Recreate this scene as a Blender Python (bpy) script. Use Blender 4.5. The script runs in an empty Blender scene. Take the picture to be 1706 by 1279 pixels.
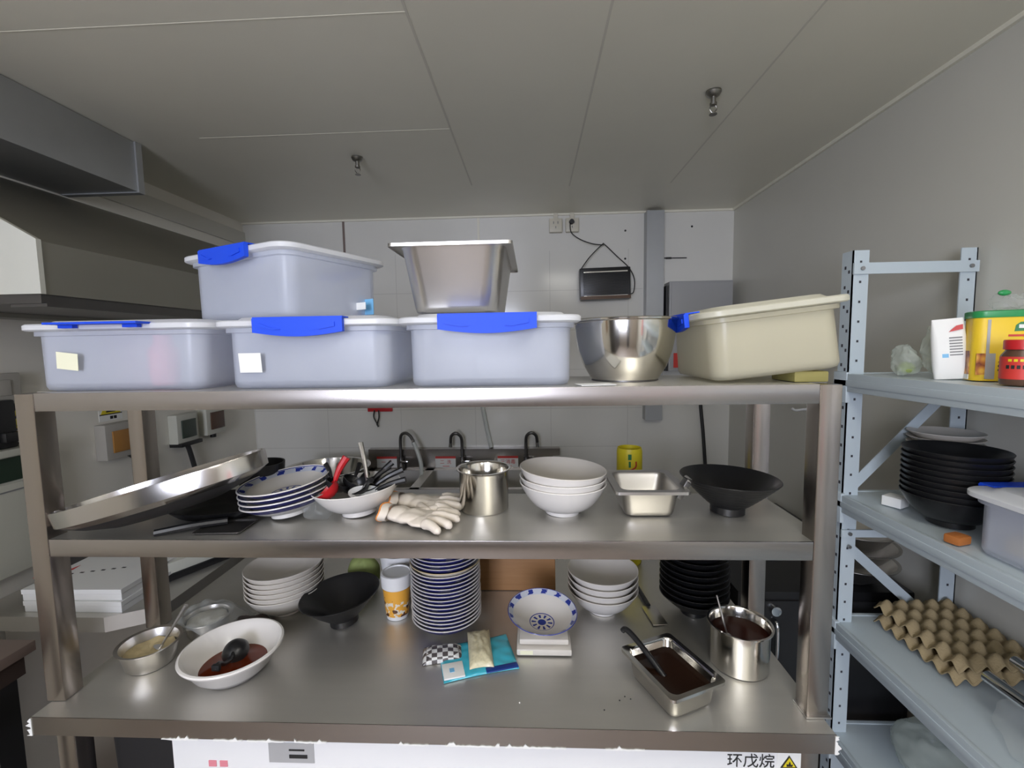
import bpy, bmesh, math, random
from mathutils import Vector, Matrix, Euler, noise
random.seed(7)
PI = math.pi
sc = bpy.context.scene
COL = sc.collection

# ------------------------------------------------------------------ camera
cam_d = bpy.data.cameras.new('camera'); cam = bpy.data.objects.new('camera', cam_d); COL.objects.link(cam)
cam_d.sensor_width = 36.0; cam_d.lens = 757.73 / 1706 * 36.0; cam_d.clip_start = 0.02
yaw, pitch, roll = 0.0455, -0.0849, 0.0162
Rw = Matrix.Rotation(yaw, 3, 'Z') @ Matrix.Rotation(pitch, 3, 'X') @ Matrix.Rotation(roll, 3, 'Y')
right, fwd, up = Rw @ Vector((1, 0, 0)), Rw @ Vector((0, 1, 0)), Rw @ Vector((0, 0, 1))
M4 = Matrix(((right.x, up.x, -fwd.x, 0), (right.y, up.y, -fwd.y, 0), (right.z, up.z, -fwd.z, 0), (0, 0, 0, 1)))
cam.matrix_world = Matrix.Translation((0.9678, -0.8014, 1.487)) @ M4
sc.camera = cam

# ------------------------------------------------------------------ world, exposure
sc.view_settings.view_transform = 'Standard'; sc.view_settings.look = 'None'
sc.view_settings.gamma = 1.0; sc.view_settings.use_curve_mapping = False
sc.view_settings.exposure = -0.22
sc.cycles.transparent_max_bounces = 24; sc.cycles.max_bounces = 10
sc.cycles.caustics_reflective = False; sc.cycles.caustics_refractive = False
w = bpy.data.worlds.new('world'); sc.world = w; w.use_nodes = True
w.node_tree.nodes['Background'].inputs[0].default_value = (0.62, 0.72, 0.9, 1)
w.node_tree.nodes['Background'].inputs[1].default_value = 0.5

# ------------------------------------------------------------------ big lights
LED_STRENGTH = 11.0
WINDOW_W = 115.0
ld = bpy.data.lights.new('daylight', 'AREA'); ld.shape = 'RECTANGLE'; ld.size = 1.22; ld.size_y = 1.1
ld.energy = WINDOW_W; ld.color = (0.80, 0.84, 1.0)
lo = bpy.data.objects.new('daylight_through_hatch', ld); COL.objects.link(lo)
lo.location = (0.175, -3.02, 1.55); lo.rotation_euler = (PI / 2, 0, 0)   # faces +Y, through the opening in the wall behind the camera

# ------------------------------------------------------------------ materials
def nt_new(name):
    m = bpy.data.materials.new(name); m.use_nodes = True
    nt = m.node_tree; b = nt.nodes['Principled BSDF']; return m, nt, b
def nd(nt, t, **k):
    n = nt.nodes.new(t)
    for a, v in k.items(): setattr(n, a, v)
    return n
def mth(nt, op, a, b=None, c=None):
    n = nt.nodes.new('ShaderNodeMath'); n.operation = op
    for i, v in enumerate((a, b, c)):
        if v is None: continue
        if isinstance(v, (int, float)): n.inputs[i].default_value = v
        else: nt.links.new(v, n.inputs[i])
    return n.outputs[0]
def mix(nt, f, a, b):
    n = nt.nodes.new('ShaderNodeMix'); n.data_type = 'RGBA'
    for i, v in ((0, f), (6, a), (7, b)):
        if isinstance(v, (int, float)): n.inputs[i].default_value = v
        elif isinstance(v, tuple): n.inputs[i].default_value = (v[0], v[1], v[2], 1)
        else: nt.links.new(v, n.inputs[i])
    return n.outputs[2]
def coords(nt, kind='Object'):
    tc = nd(nt, 'ShaderNodeTexCoord'); sp = nd(nt, 'ShaderNodeSeparateXYZ')
    nt.links.new(tc.outputs[kind], sp.inputs[0]); return tc.outputs[kind], sp.outputs[0], sp.outputs[1], sp.outputs[2]
def noise_tex(nt, vec, scale, detail=3, stretch=None):
    if stretch:
        mp = nd(nt, 'ShaderNodeMapping'); mp.inputs['Scale'].default_value = stretch
        nt.links.new(vec, mp.inputs[0]); vec = mp.outputs[0]
    n = nd(nt, 'ShaderNodeTexNoise'); n.inputs['Scale'].default_value = scale; n.inputs['Detail'].default_value = detail
    nt.links.new(vec, n.inputs['Vector']); return n.outputs['Fac']
def mat(name, col, rough=0.5, metal=0.0, var=0.06, nscale=9.0, bump=0.0, bscale=60.0, stretch=None, spec=0.5, emit=0.0, coat=0.0, sub=0.0, rvar=0.0, aniso=None):
    m, nt, b = nt_new(name)
    vec, x, y, z = coords(nt)
    f = noise_tex(nt, vec, nscale, 4, stretch)
    lo_ = tuple(max(0, c * (1 - var)) for c in col); hi_ = tuple(min(1, c * (1 + var)) for c in col)
    c = mix(nt, f, lo_, hi_); nt.links.new(c, b.inputs['Base Color'])
    b.inputs['Roughness'].default_value = rough; b.inputs['Metallic'].default_value = metal
    if rvar:
        r = mth(nt, 'MULTIPLY_ADD', f, rvar, rough - rvar / 2); nt.links.new(r, b.inputs['Roughness'])
    b.inputs['Specular IOR Level'].default_value = spec
    b.inputs['Coat Weight'].default_value = coat
    if aniso:
        b.inputs['Anisotropic'].default_value = .7; cx = nd(nt, 'ShaderNodeCombineXYZ')
        for i_ in range(3): cx.inputs[i_].default_value = aniso[i_]
        nt.links.new(cx.outputs[0], b.inputs['Tangent'])
    if sub: b.inputs['Subsurface Weight'].default_value = sub; b.inputs['Subsurface Radius'].default_value = (.01, .01, .01)
    if emit: b.inputs['Emission Strength'].default_value = emit; b.inputs['Emission Color'].default_value = (*col, 1)
    if bump:
        bn = nd(nt, 'ShaderNodeBump'); bn.inputs['Strength'].default_value = bump; bn.inputs['Distance'].default_value = 0.002
        nt.links.new(noise_tex(nt, vec, bscale, 3, stretch), bn.inputs['Height']); nt.links.new(bn.outputs[0], b.inputs['Normal'])
    return m
MT = {}
MT['brushed'] = mat('brushed_steel', (.43, .40, .375), .26, 1, var=.05, nscale=9, stretch=(.5, 14, 14), rvar=.04, aniso=(1, 0, 0))
MT['brushed_v'] = mat('brushed_steel_upright', (.42, .38, .35), .26, 1, var=.05, nscale=9, stretch=(14, 14, .5), rvar=.04, aniso=(0, 0, 1))
MT['sheet'] = mat('steel_sheet', (.66, .64, .59), .40, .80, var=.06, nscale=5, stretch=(1, 8, 1), bump=.03, bscale=20, rvar=.14)
MT['aged'] = mat('aged_brass_nickel', (.28, .27, .24), .4, 1, var=.1)
MT['traysteel'] = mat('tray_steel', (.60, .58, .56), .2, 1, var=.05, nscale=8)
MT['polished'] = mat('polished_steel', (.70, .68, .64), .13, 1, var=.05, nscale=12, bump=.02, bscale=30)
MT['satin'] = mat('satin_steel', (.66, .64, .61), .3, 1, var=.06, nscale=12, bump=.03, bscale=60)
MT['chrome'] = mat('chrome', (.75, .76, .78), .08, 1, var=.02)
MT['darksteel'] = mat('dark_steel', (.13, .125, .12), .35, .8, var=.2)
MT['galv'] = mat('galvanised_duct', (.42, .43, .43), .45, .55, var=.10, nscale=6, bump=.1, bscale=8)
MT['hood'] = mat('hood_painted_steel', (.27, .26, .22), .42, .35, var=.10, nscale=4)
MT['hoodend'] = mat('hood_end_panel', (.62, .62, .55), .5, 0, var=.04)
MT['white'] = mat('white_melamine', (.80, .77, .73), .22, 0, var=.02, coat=.2)
MT['offwhite'] = mat('off_white_melamine', (.66, .62, .56), .3, 0, var=.04)
MT['paper'] = mat('white_paper', (.82, .82, .80), .7, 0, var=.03)
MT['cream'] = mat('cream_enamel', (.62, .62, .54), .4, 0, var=.03)
MT['whiteplastic'] = mat('white_plastic', (.80, .80, .80), .35, 0, var=.03)
MT['blackm'] = mat('black_melamine', (.010, .010, .011), .33, 0, var=.3, spec=.5, nscale=20)
MT['blackp'] = mat('black_plastic', (.015, .015, .016), .3, 0, var=.3)
MT['blackmat'] = mat('black_matte', (.012, .012, .013), .55, 0, var=.3)
MT['rubber'] = mat('black_rubber', (.02, .02, .02), .6, 0)
MT['blue'] = mat('blue_plastic', (.012, .075, .72), .5, 0, var=.05, spec=.3)
MT['red'] = mat('red_plastic', (.50, .015, .02), .35, 0, var=.08)
MT['redp'] = mat('red_print', (.60, .04, .03), .5, 0, var=.05)
MT['green'] = mat('green_plastic', (.03, .30, .09), .35, 0, var=.05)
MT['greenprint'] = mat('green_print', (.03, .20, .07), .45, 0, var=.05)
MT['yellow'] = mat('yellow_print', (.85, .58, .03), .4, 0, var=.04)
MT['signyellow'] = mat('sign_yellow', (.75, .62, .02), .45, 0, var=.04)
MT['grey'] = mat('grey_paint', (.42, .40, .36), .45, 0, var=.05)
MT['boxgrey'] = mat('grey_enamel', (.40, .40, .40), .35, 0, var=.03)
MT['rack'] = mat('rack_blue_grey_paint', (.50, .57, .61), .38, 0, var=.05, nscale=5)
MT['rackdark'] = mat('rack_bolt', (.05, .05, .06), .5, .3)
MT['orange'] = mat('amber_window', (.42, .20, .05), .25, 0, var=.15)
MT['brownwin'] = mat('brown_window', (.10, .05, .03), .25, 0, var=.2)
MT['darkgreen'] = mat('dark_green_panel', (.02, .04, .025), .3, 0, var=.3)
MT['lcd'] = mat('lcd_glass', (.05, .07, .055), .15, 0, var=.2)
MT['latex'] = mat('latex_glove', (.78, .70, .60), .6, 0, var=.07, bump=.3, bscale=60, sub=.1)
MT['latexcuff'] = mat('orange_cuff', (.85, .30, .06), .55)
MT['soy'] = mat('soy_sauce', (.13, .020, .005), .08, 0, var=.35, nscale=16)
MT['sauce'] = mat('brown_sauce', (.022, .010, .006), .15, 0, var=.3, nscale=14)
MT['chili'] = mat('brown_chili_sauce', (.045, .012, .007), .18, 0, var=.3, nscale=14)
MT['food'] = mat('creamy_food', (.62, .50, .28), .55, 0, var=.35, nscale=45, bump=.8, bscale=50)
MT['rice'] = mat('rice', (.60, .58, .50), .6, 0, var=.15, nscale=150, bump=.7, bscale=180)
MT['pulp'] = mat('egg_tray_pulp', (.34, .26, .14), .85, 0, var=.18, nscale=20, bump=.5, bscale=250)
MT['grain'] = mat('grain_packet', (.66, .60, .40), .35, 0, var=.30, nscale=180, bump=.5, bscale=150, coat=.4)
MT['cyan'] = mat('cyan_film', (.06, .48, .62), .25, 0, var=.20, nscale=25, bump=.3, bscale=30, coat=.4)
MT['navy'] = mat('navy_film', (.01, .04, .22), .3, 0, var=.15)
MT['label'] = mat('white_label', (.85, .85, .82), .5, 0, var=.02)
MT['ylabel'] = mat('yellow_note', (.85, .84, .62), .6, 0, var=.02)
MT['blabel'] = mat('pale_blue_print', (.20, .50, .78), .5, 0, var=.15, nscale=40)
MT['ink'] = mat('black_ink', (.015, .015, .015), .6)
MT['greyink'] = mat('grey_ink', (.22, .22, .22), .6)
MT['socket'] = mat('aged_ivory_plastic', (.62, .58, .47), .45, 0, var=.06)
MT['pink'] = mat('pink_plastic', (.75, .25, .30), .4, 0, var=.08)
MT['cable'] = mat('black_cable', (.02, .02, .02), .5)
MT['hose'] = mat('translucent_hose', (.58, .60, .56), .3, 0, var=.05)
MT['terracotta'] = mat('orange_sponge', (.42, .14, .03), .6, 0, var=.3, bump=.3, bscale=80)
MT['dark'] = mat('dark_brown_laminate', (.05, .035, .03), .35, 0, var=.3, nscale=6)
MT['tabletop_l'] = mat('brown_grey_laminate', (.20, .15, .13), .35, 0, var=.1, nscale=6)
MT['cloth'] = mat('green_checked_cloth', (.30, .36, .12), .8, 0, var=.5, nscale=30)
MT['olive'] = mat('olive_pad', (.25, .22, .07), .7, 0, var=.2)
MT['scrap'] = mat('white_film_scrap', (.85, .85, .82), .4, 0)
MT['terraf'] = mat('steel_bolt', (.3, .3, .3), .35, 1)
MT['silver'] = mat('silver_print', (.55, .56, .57), .35, .4)

def m_wall(name, col, tiles=False, rough=.28):
    m, nt, b = nt_new(name); vec, x, y, z = coords(nt)
    f = noise_tex(nt, vec, 2.5, 4)
    c = mix(nt, f, tuple(v * .93 for v in col), tuple(min(1, v * 1.05) for v in col))
    if tiles:   # 445 x 227 mm tiles up to 2.0 m, plain panels above
        def line(v, o, s, wd): return mth(nt, 'LESS_THAN', mth(nt, 'FRACT', mth(nt, 'DIVIDE', mth(nt, 'SUBTRACT', v, o), s)), wd / s)
        g = mth(nt, 'MAXIMUM', line(x, -.709, .445, .004), line(z, .886 - 2.27, .227, .004))
        g = mth(nt, 'MULTIPLY', g, mth(nt, 'LESS_THAN', z, 2.02)); g = mth(nt, 'MULTIPLY', g, mth(nt, 'LESS_THAN', x, 1.6))
        c = mix(nt, mth(nt, 'MULTIPLY', g, .22), c, (.22, .20, .17))
    nt.links.new(c, b.inputs['Base Color'])
    b.inputs['Roughness'].default_value = rough
    bn = nd(nt, 'ShaderNodeBump'); bn.inputs['Strength'].default_value = .03; bn.inputs['Distance'].default_value = .004
    nt.links.new(noise_tex(nt, vec, 5, 2), bn.inputs['Height']); nt.links.new(bn.outputs[0], b.inputs['Normal'])
    return m
MT['wallback'] = m_wall('glazed_wall_tiles', (.74, .725, .67), True, .14)
MT['wall'] = m_wall('wall_panel', (.61, .595, .53))
MT['ceiling'] = m_wall('ceiling_panel', (.80, .77, .65), rough=.4)
MT['wallleft'] = m_wall('brightened_cream_wall', (.82, .79, .71))  # cream lifted to offset the shade under the hood
MT['wallfront'] = m_wall('brown_wall_panel', (.48, .42, .37), rough=.6)
MT['seam'] = m_wall('ceiling_seam', (.66, .63, .54), rough=.6)
MT['floor'] = mat('floor_tiles', (.34, .29, .25), .45, 0, var=.2, nscale=4)

def m_pp(name, col, opac, rough=.28):      # milky translucent plastic
    m, nt, b = nt_new(name); vec, x, y, z = coords(nt)
    f = noise_tex(nt, vec, 6, 3); c = mix(nt, f, tuple(v * .95 for v in col), col)
    nt.links.new(c, b.inputs['Base Color']); b.inputs['Roughness'].default_value = rough
    tl = nd(nt, 'ShaderNodeBsdfTranslucent'); nt.links.new(c, tl.inputs[0])
    tr = nd(nt, 'ShaderNodeBsdfTransparent')
    m1 = nd(nt, 'ShaderNodeMixShader'); m1.inputs[0].default_value = .38
    nt.links.new(b.outputs[0], m1.inputs[1]); nt.links.new(tl.outputs[0], m1.inputs[2])
    m2 = nd(nt, 'ShaderNodeMixShader'); m2.inputs[0].default_value = opac
    nt.links.new(tr.outputs[0], m2.inputs[1]); nt.links.new(m1.outputs[0], m2.inputs[2])
    nt.links.new(m2.outputs[0], nt.nodes['Material Output'].inputs[0]); return m
MT['pp'] = m_pp('milky_clear_plastic', (.86, .90, 1.0), .42)
MT['pplid'] = m_pp('milky_lid_plastic', (.97, .98, 1.0), .88)
MT['ppy'] = m_pp('yellowed_milky_plastic', (.80, .76, .60), .60)
MT['ppylid'] = m_pp('yellowed_lid_plastic', (.84, .82, .70), .80)
MT['film'] = m_pp('clear_plastic_film', (.85, .88, .86), .16, .12)
MT['filmgreen'] = m_pp('cloudy_plastic_film', (.80, .86, .78), .38, .15)

def m_blue(name, R, H, inner=True, outer='band'):
    """white ceramic with underglaze blue: rim line, floral border and medallion inside, navy band outside"""
    m, nt, b = nt_new(name); vec, x, y, z = coords(nt)
    r = mth(nt, 'DIVIDE', mth(nt, 'SQRT', mth(nt, 'ADD', mth(nt, 'MULTIPLY', x, x), mth(nt, 'MULTIPLY', y, y))), R)
    ang = mth(nt, 'ARCTAN2', y, x)
    def band(a, c): return mth(nt, 'MULTIPLY', mth(nt, 'GREATER_THAN', r, a), mth(nt, 'LESS_THAN', r, c))
    nz = noise_tex(nt, vec, 120, 2)
    wav = mth(nt, 'ADD', mth(nt, 'SINE', mth(nt, 'MULTIPLY', ang, 13)), mth(nt, 'MULTIPLY', mth(nt, 'SUBTRACT', nz, .5), 3.2))
    fl = mth(nt, 'MULTIPLY', band(.86, .965), mth(nt, 'GREATER_THAN', wav, .35))
    pale = mth(nt, 'MULTIPLY', band(.84, .985), .35)
    rim = mth(nt, 'GREATER_THAN', r, .975)
    med = mth(nt, 'MULTIPLY', mth(nt, 'LESS_THAN', r, .30), mth(nt, 'GREATER_THAN', mth(nt, 'SINE', mth(nt, 'MULTIPLY', ang, 10)), .3))
    med = mth(nt, 'MULTIPLY', med, mth(nt, 'MULTIPLY', mth(nt, 'GREATER_THAN', r, .17), 1.0))
    med = mth(nt, 'MAXIMUM', med, mth(nt, 'LESS_THAN', r, .12)); med = mth(nt, 'MAXIMUM', med, band(.335, .36))
    blue = mth(nt, 'MAXIMUM', mth(nt, 'MAXIMUM', fl, rim), med)
    ins = mix(nt, pale, (.76, .72, .66), (.35, .50, .78)); ins = mix(nt, blue, ins, (.03, .05, .30))
    geo = nd(nt, 'ShaderNodeNewGeometry')
    # outside = normal pointing outward: use the position relative to profile: outer material handled by slot
    nt.links.new(ins, b.inputs['Base Color']); b.inputs['Roughness'].default_value = .15
    return m
MT['bluein'] = m_blue('blue_pattern_glaze', .088, .04)
MT['bluein2'] = m_blue('blue_pattern_glaze_small', .080, .04)
def m_out(name, z0):
    m, nt, b = nt_new(name); vec, x, y, z = coords(nt)
    f = mth(nt, 'GREATER_THAN', z, z0); f = mth(nt, 'MULTIPLY', f, mth(nt, 'LESS_THAN', z, z0 + 1))
    nz = mth(nt, 'GREATER_THAN', noise_tex(nt, vec, 45, 2), .60)
    bl = mix(nt, nz, (.030, .032, .16), (.10, .10, .16))
    nt.links.new(mix(nt, f, (.78, .76, .72), bl), b.inputs['Base Color']); b.inputs['Roughness'].default_value = .2
    return m
MT['navyout'] = m_out('navy_band_glaze', .008)
MT['navyout2'] = m_out('navy_band_glaze_plate', .024)
def m_wood():
    m, nt, b = nt_new('cutting_board_wood'); vec, x, y, z = coords(nt)
    f = noise_tex(nt, vec, 6, 6, (1, 1, 14))
    nt.links.new(mix(nt, f, (.26, .12, .04), (.42, .22, .09)), b.inputs['Base Color']); b.inputs['Roughness'].default_value = .5; return m
MT['wood'] = m_wood()
def m_check():
    m, nt, b = nt_new('checkered_sachet'); vec, x, y, z = coords(nt)
    ck = nd(nt, 'ShaderNodeTexChecker'); ck.inputs['Scale'].default_value = 85; nt.links.new(vec, ck.inputs[0])
    sp = mth(nt, 'MULTIPLY', ck.outputs['Fac'], 1.0)
    nt.links.new(mix(nt, sp, (.62, .62, .60), (.07, .06, .06)), b.inputs['Base Color']); b.inputs['Roughness'].default_value = .3
    b.inputs['Coat Weight'].default_value = .5; return m
MT['check'] = m_check()
def m_cup():
    m, nt, b = nt_new('printed_cup_wrap'); vec, x, y, z = coords(nt)
    f = mth(nt, 'MULTIPLY', mth(nt, 'GREATER_THAN', noise_tex(nt, vec, 90, 2), .55), mth(nt, 'LESS_THAN', z, .05))
    f2 = mth(nt, 'MULTIPLY', mth(nt, 'GREATER_THAN', noise_tex(nt, vec, 60, 1), .60), mth(nt, 'LESS_THAN', z, .06))
    c = mix(nt, f, (.85, .42, .06), (.80, .74, .62)); c = mix(nt, f2, c, (.10, .04, .02))
    nt.links.new(c, b.inputs['Base Color']); b.inputs['Roughness'].default_value = .4; return m
MT['cupwrap'] = m_cup()
def m_foodphoto():
    m, nt, b = nt_new('food_photo_print'); vec, x, y, z = coords(nt)
    v = nd(nt, 'ShaderNodeTexVoronoi'); v.inputs['Scale'].default_value = 60; nt.links.new(vec, v.inputs['Vector'])
    cr = nd(nt, 'ShaderNodeValToRGB'); nt.links.new(v.outputs['Distance'], cr.inputs[0])
    e = cr.color_ramp.elements; e[0].color = (.75, .42, .05, 1); e[1].color = (.18, .03, .01, 1); e[0].position = .2; e[1].position = .75
    x1 = cr.color_ramp.elements.new(.45); x1.color = (.55, .20, .03, 1)
    nt.links.new(cr.outputs[0], b.inputs['Base Color']); b.inputs['Roughness'].default_value = .4; return m
MT['foodphoto'] = m_foodphoto()
def m_led():
    m, nt, b = nt_new('led_diffuser'); b.inputs['Base Color'].default_value = (.9, .9, .9, 1)
    b.inputs['Emission Color'].default_value = (1.0, .975, .90, 1); b.inputs['Emission Strength'].default_value = LED_STRENGTH; return m
MT['led'] = m_led()

# ------------------------------------------------------------------ mesh helpers
def nb(): return bmesh.new()
def box(bm, x0, x1, y0, y1, z0, z1, bev=0, mi=0):
    v = [bm.verts.new((x, y, z)) for x in (x0, x1) for y in (y0, y1) for z in (z0, z1)]
    q = [(0, 1, 3, 2), (4, 6, 7, 5), (0, 4, 5, 1), (2, 3, 7, 6), (0, 2, 6, 4), (1, 5, 7, 3)]
    fs = [bm.faces.new([v[i] for i in f]) for f in q]
    for f in fs: f.material_index = mi
    if bev:
        es = list({e for f in fs for e in f.edges})
        r = bmesh.ops.bevel(bm, geom=es, offset=bev, segments=2, affect='EDGES', profile=.6)
        for f in r['faces']: f.material_index = mi
    return v
def obox(bm, c, s, R=None, bev=0, mi=0):
    n0 = len(bm.verts); box(bm, -s[0] / 2, s[0] / 2, -s[1] / 2, s[1] / 2, -s[2] / 2, s[2] / 2, bev, mi)
    bm.verts.ensure_lookup_table(); T = Matrix.Translation(c) @ ((R or Matrix.Identity(3)).to_4x4())
    for v in bm.verts[n0:]: v.co = T @ v.co
def lathe(bm, prof, n=56, c=(0, 0), mi=None, sx=1, sy=1, fl=None):
    rings = []
    for r, z in prof:
        if r <= 1e-6: rings.append([bm.verts.new((c[0], c[1], z))])
        else: rings.append([bm.verts.new((c[0] + sx * r * math.cos(2 * PI * i / n), c[1] + sy * r * math.sin(2 * PI * i / n), z)) for i in range(n)])
    for k in range(len(rings) - 1):
        a, b = rings[k], rings[k + 1]
        for i in range(n):
            j = (i + 1) % n
            if len(a) == 1 and len(b) == 1: continue
            if len(a) == 1: f = bm.faces.new((a[0], b[j], b[i]))
            elif len(b) == 1: f = bm.faces.new((a[i], a[j], b[0]))
            else: f = bm.faces.new((a[i], a[j], b[j], b[i]))
            if mi is not None: f.material_index = mi[k] if isinstance(mi, (list, tuple)) else mi
    return rings
def rring(w_, d_, r, z, n=6, cx=0, cy=0):
    r = max(min(r, w_ / 2 - 1e-4, d_ / 2 - 1e-4), 1e-4); out = []
    for qx, qy, a0 in ((1, 1, 0), (-1, 1, PI / 2), (-1, -1, PI), (1, -1, 3 * PI / 2)):
        for i in range(n + 1):
            a = a0 + i * PI / 2 / n
            out.append((cx + qx * (w_ / 2 - r) + r * math.cos(a), cy + qy * (d_ / 2 - r) + r * math.sin(a), z))
    return out
def loft(bm, rings, cap0=True, cap1=False, mi=0):
    vs = [[bm.verts.new(p) for p in r] for r in rings]; n = len(vs[0])
    for a, b in zip(vs, vs[1:]):
        for i in range(n):
            f = bm.faces.new((a[i], a[(i + 1) % n], b[(i + 1) % n], b[i])); f.material_index = mi
    if cap0: bm.faces.new(list(reversed(vs[0]))).material_index = mi
    if cap1: bm.faces.new(vs[-1]).material_index = mi
def tube(bm, pts, r, n=10, mi=0, cap=True, flat=1.0):
    pts = [Vector(p) for p in pts]; rs = r if isinstance(r, (list, tuple)) else [r] * len(pts)
    rings = []; prev = None
    for i, p in enumerate(pts):
        t = (pts[min(i + 1, len(pts) - 1)] - pts[max(i - 1, 0)]).normalized()
        if prev is None:
            a = Vector((0, 0, 1)) if abs(t.z) < .9 else Vector((1, 0, 0)); u = t.cross(a).normalized()
        else: u = (prev - t * prev.dot(t)).normalized()
        prev = u; v = t.cross(u)
        rings.append([bm.verts.new(p + (u * math.cos(2 * PI * k / n) + v * math.sin(2 * PI * k / n) * flat) * rs[i]) for k in range(n)])
    for a, b in zip(rings, rings[1:]):
        for k in range(n): bm.faces.new((a[k], a[(k + 1) % n], b[(k + 1) % n], b[k])).material_index = mi
    if cap:
        bm.faces.new(list(reversed(rings[0]))).material_index = mi; bm.faces.new(rings[-1]).material_index = mi
def smooth_pts(pts, k=6):
    P = [Vector(p) for p in pts]; out = []
    for i in range(len(P) - 1):
        p0, p1, p2, p3 = P[max(i - 1, 0)], P[i], P[i + 1], P[min(i + 2, len(P) - 1)]
        for j in range(k):
            t = j / k
            out.append(.5 * ((2 * p1) + (p2 - p0) * t + (2 * p0 - 5 * p1 + 4 * p2 - p3) * t * t + (-p0 + 3 * p1 - 3 * p2 + p3) * t ** 3))
    out.append(P[-1]); return out
def prism(bm, poly, y0, y1, axis='y', mi=0):
    def P(a, b, t): return {'y': (a, t, b), 'x': (t, a, b), 'z': (a, b, t)}[axis]
    A = [bm.verts.new(P(a, b, y0)) for a, b in poly]; B = [bm.verts.new(P(a, b, y1)) for a, b in poly]; n = len(poly)
    bm.faces.new(A).material_index = mi; bm.faces.new(list(reversed(B))).material_index = mi
    for i in range(n): bm.faces.new((A[i], B[i], B[(i + 1) % n], A[(i + 1) % n])).material_index = mi
def obj(name, bm, m, parent=None, smooth=40, loc=None, rot=None):
    bmesh.ops.recalc_face_normals(bm, faces=bm.faces[:])
    me = bpy.data.meshes.new(name); bm.to_mesh(me); bm.free()
    o = bpy.data.objects.new(name, me); COL.objects.link(o)
    for q in (m if isinstance(m, (list, tuple)) else [m]): me.materials.append(MT[q] if isinstance(q, str) else q)
    if smooth:
        for p in me.polygons: p.use_smooth = True
        me.set_sharp_from_angle(angle=math.radians(smooth))
    if parent: o.parent = parent
    if loc: o.location = loc
    if rot: o.rotation_euler = rot
    return o
def tag(o, label, cat, group=None, kind=None):
    o['label'] = label; o['category'] = cat
    if group: o['group'] = group
    if kind: o['kind'] = kind
    return o
def thing(name, label, cat, loc=(0, 0, 0), rot=(0, 0, 0), group=None):
    o = bpy.data.objects.new(name, None); COL.objects.link(o); o.empty_display_size = .02
    o.location = loc; o.rotation_euler = rot; return tag(o, label, cat, group)
def struct(name, bm, m, smooth=0):
    o = obj(name, bm, m, None, smooth); o['kind'] = 'structure'; return o
def dup(o, label, loc=None, rot=None, group=None, parent=None):
    c = o.copy(); COL.objects.link(c)
    if parent: c.parent = parent
    for ch in list(o.children):
        d = dup(ch, None, parent=c)
    if label: c['label'] = label
    if loc: c.location = loc
    if rot: c.rotation_euler = rot
    if group: c['group'] = group
    return c
def bake(o, *mods):
    for t, k in mods:
        md = o.modifiers.new(t, t)
        for a, v in k.items(): setattr(md, a, v)
    dg = bpy.context.evaluated_depsgraph_get(); dg.update(); me = bpy.data.meshes.new_from_object(o.evaluated_get(dg))
    o.modifiers.clear(); o.data = me
    for p in me.polygons: p.use_smooth = True
    return o
def text(name, s, size, m, parent, loc, rot=(PI / 2, 0, 0), depth=.0004, align='CENTER'):
    cu = bpy.data.curves.new(name, 'FONT'); cu.body = s; cu.size = size; cu.extrude = depth; cu.align_x = align; cu.align_y = 'CENTER'
    t = bpy.data.objects.new('tmp', cu); COL.objects.link(t)
    dg = bpy.context.evaluated_depsgraph_get(); dg.update()
    me = bpy.data.meshes.new_from_object(t.evaluated_get(dg)); bpy.data.objects.remove(t)
    me.name = name; me.materials.clear(); me.materials.append(MT[m]); o = bpy.data.objects.new(name, me); COL.objects.link(o)
    o.parent = parent; o.location = loc; o.rotation_euler = rot; return o
def wobble(bm, amp, scale, seed=0, zfac=1.0, minz=None):
    for v in bm.verts:
        n = noise.noise_vector(v.co * scale + Vector((seed, seed * 2, 0)))
        v.co += Vector((n.x, n.y, n.z * zfac)) * amp
        if minz is not None and v.co.z < minz: v.co.z = minz
def sphere(bm, c, s, u=24, v=14, mi=0):
    r = bmesh.ops.create_uvsphere(bm, u_segments=u, v_segments=v, radius=1)
    for q in r['verts']: q.co = Vector((q.co.x * s[0] + c[0], q.co.y * s[1] + c[1], q.co.z * s[2] + c[2]))
EXTRA = []
ORD = 'topmost second third fourth fifth sixth seventh eighth ninth tenth eleventh twelfth thirteenth fourteenth fifteenth sixteenth seventeenth eighteenth nineteenth twentieth twenty-first twenty-second twenty-third twenty-fourth'.split()
def from_top(i, n): return 'topmost' if i == 0 else ('bottom one' if i == n - 1 else ORD[i] + ' from the top')

# ------------------------------------------------------------------ dimensions
T, Mz, S = .80, 1.1306, 1.412
XL, XR, YB, YF, ZC = -.712, 2.098, 1.85, -3.0, 2.222

# ================================================================== THE SETTING
b = nb(); box(b, XL - .1, XR + .1, YF - .1, YB + .1, -.06, 0); struct('floor', b, 'floor')
b = nb(); box(b, XL - .1, XR + .1, YF - .1, YB + .1, ZC, ZC + .06)
ceil = struct('ceiling', b, 'ceiling')
b = nb(); box(b, XL - .1, XR + .1, YB, YB + .1, 0, ZC); struct('wall_back', b, 'wallback')
b = nb(); box(b, XL - .1, XL, YF, YB, 0, ZC); struct('wall_left', b, 'wallleft')
b = nb(); box(b, XR, XR + .1, YF, YB, 0, ZC); struct('wall_right', b, 'wall')
b = nb()   # front wall with a wide opening (window_1)
box(b, XL, -.45, YF - .1, YF, 0, ZC); box(b, .80, XR, YF - .1, YF, 0, ZC); box(b, -.45, .80, YF - .1, YF, 0, 1.0); box(b, -.45, .80, YF - .1, YF, 2.1, ZC)
struct('wall_front', b, 'wallfront')
b = nb()
for x in (-.45, .16, .77): box(b, x, x + .03, YF - .08, YF - .02, 1.0, 2.1)
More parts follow.
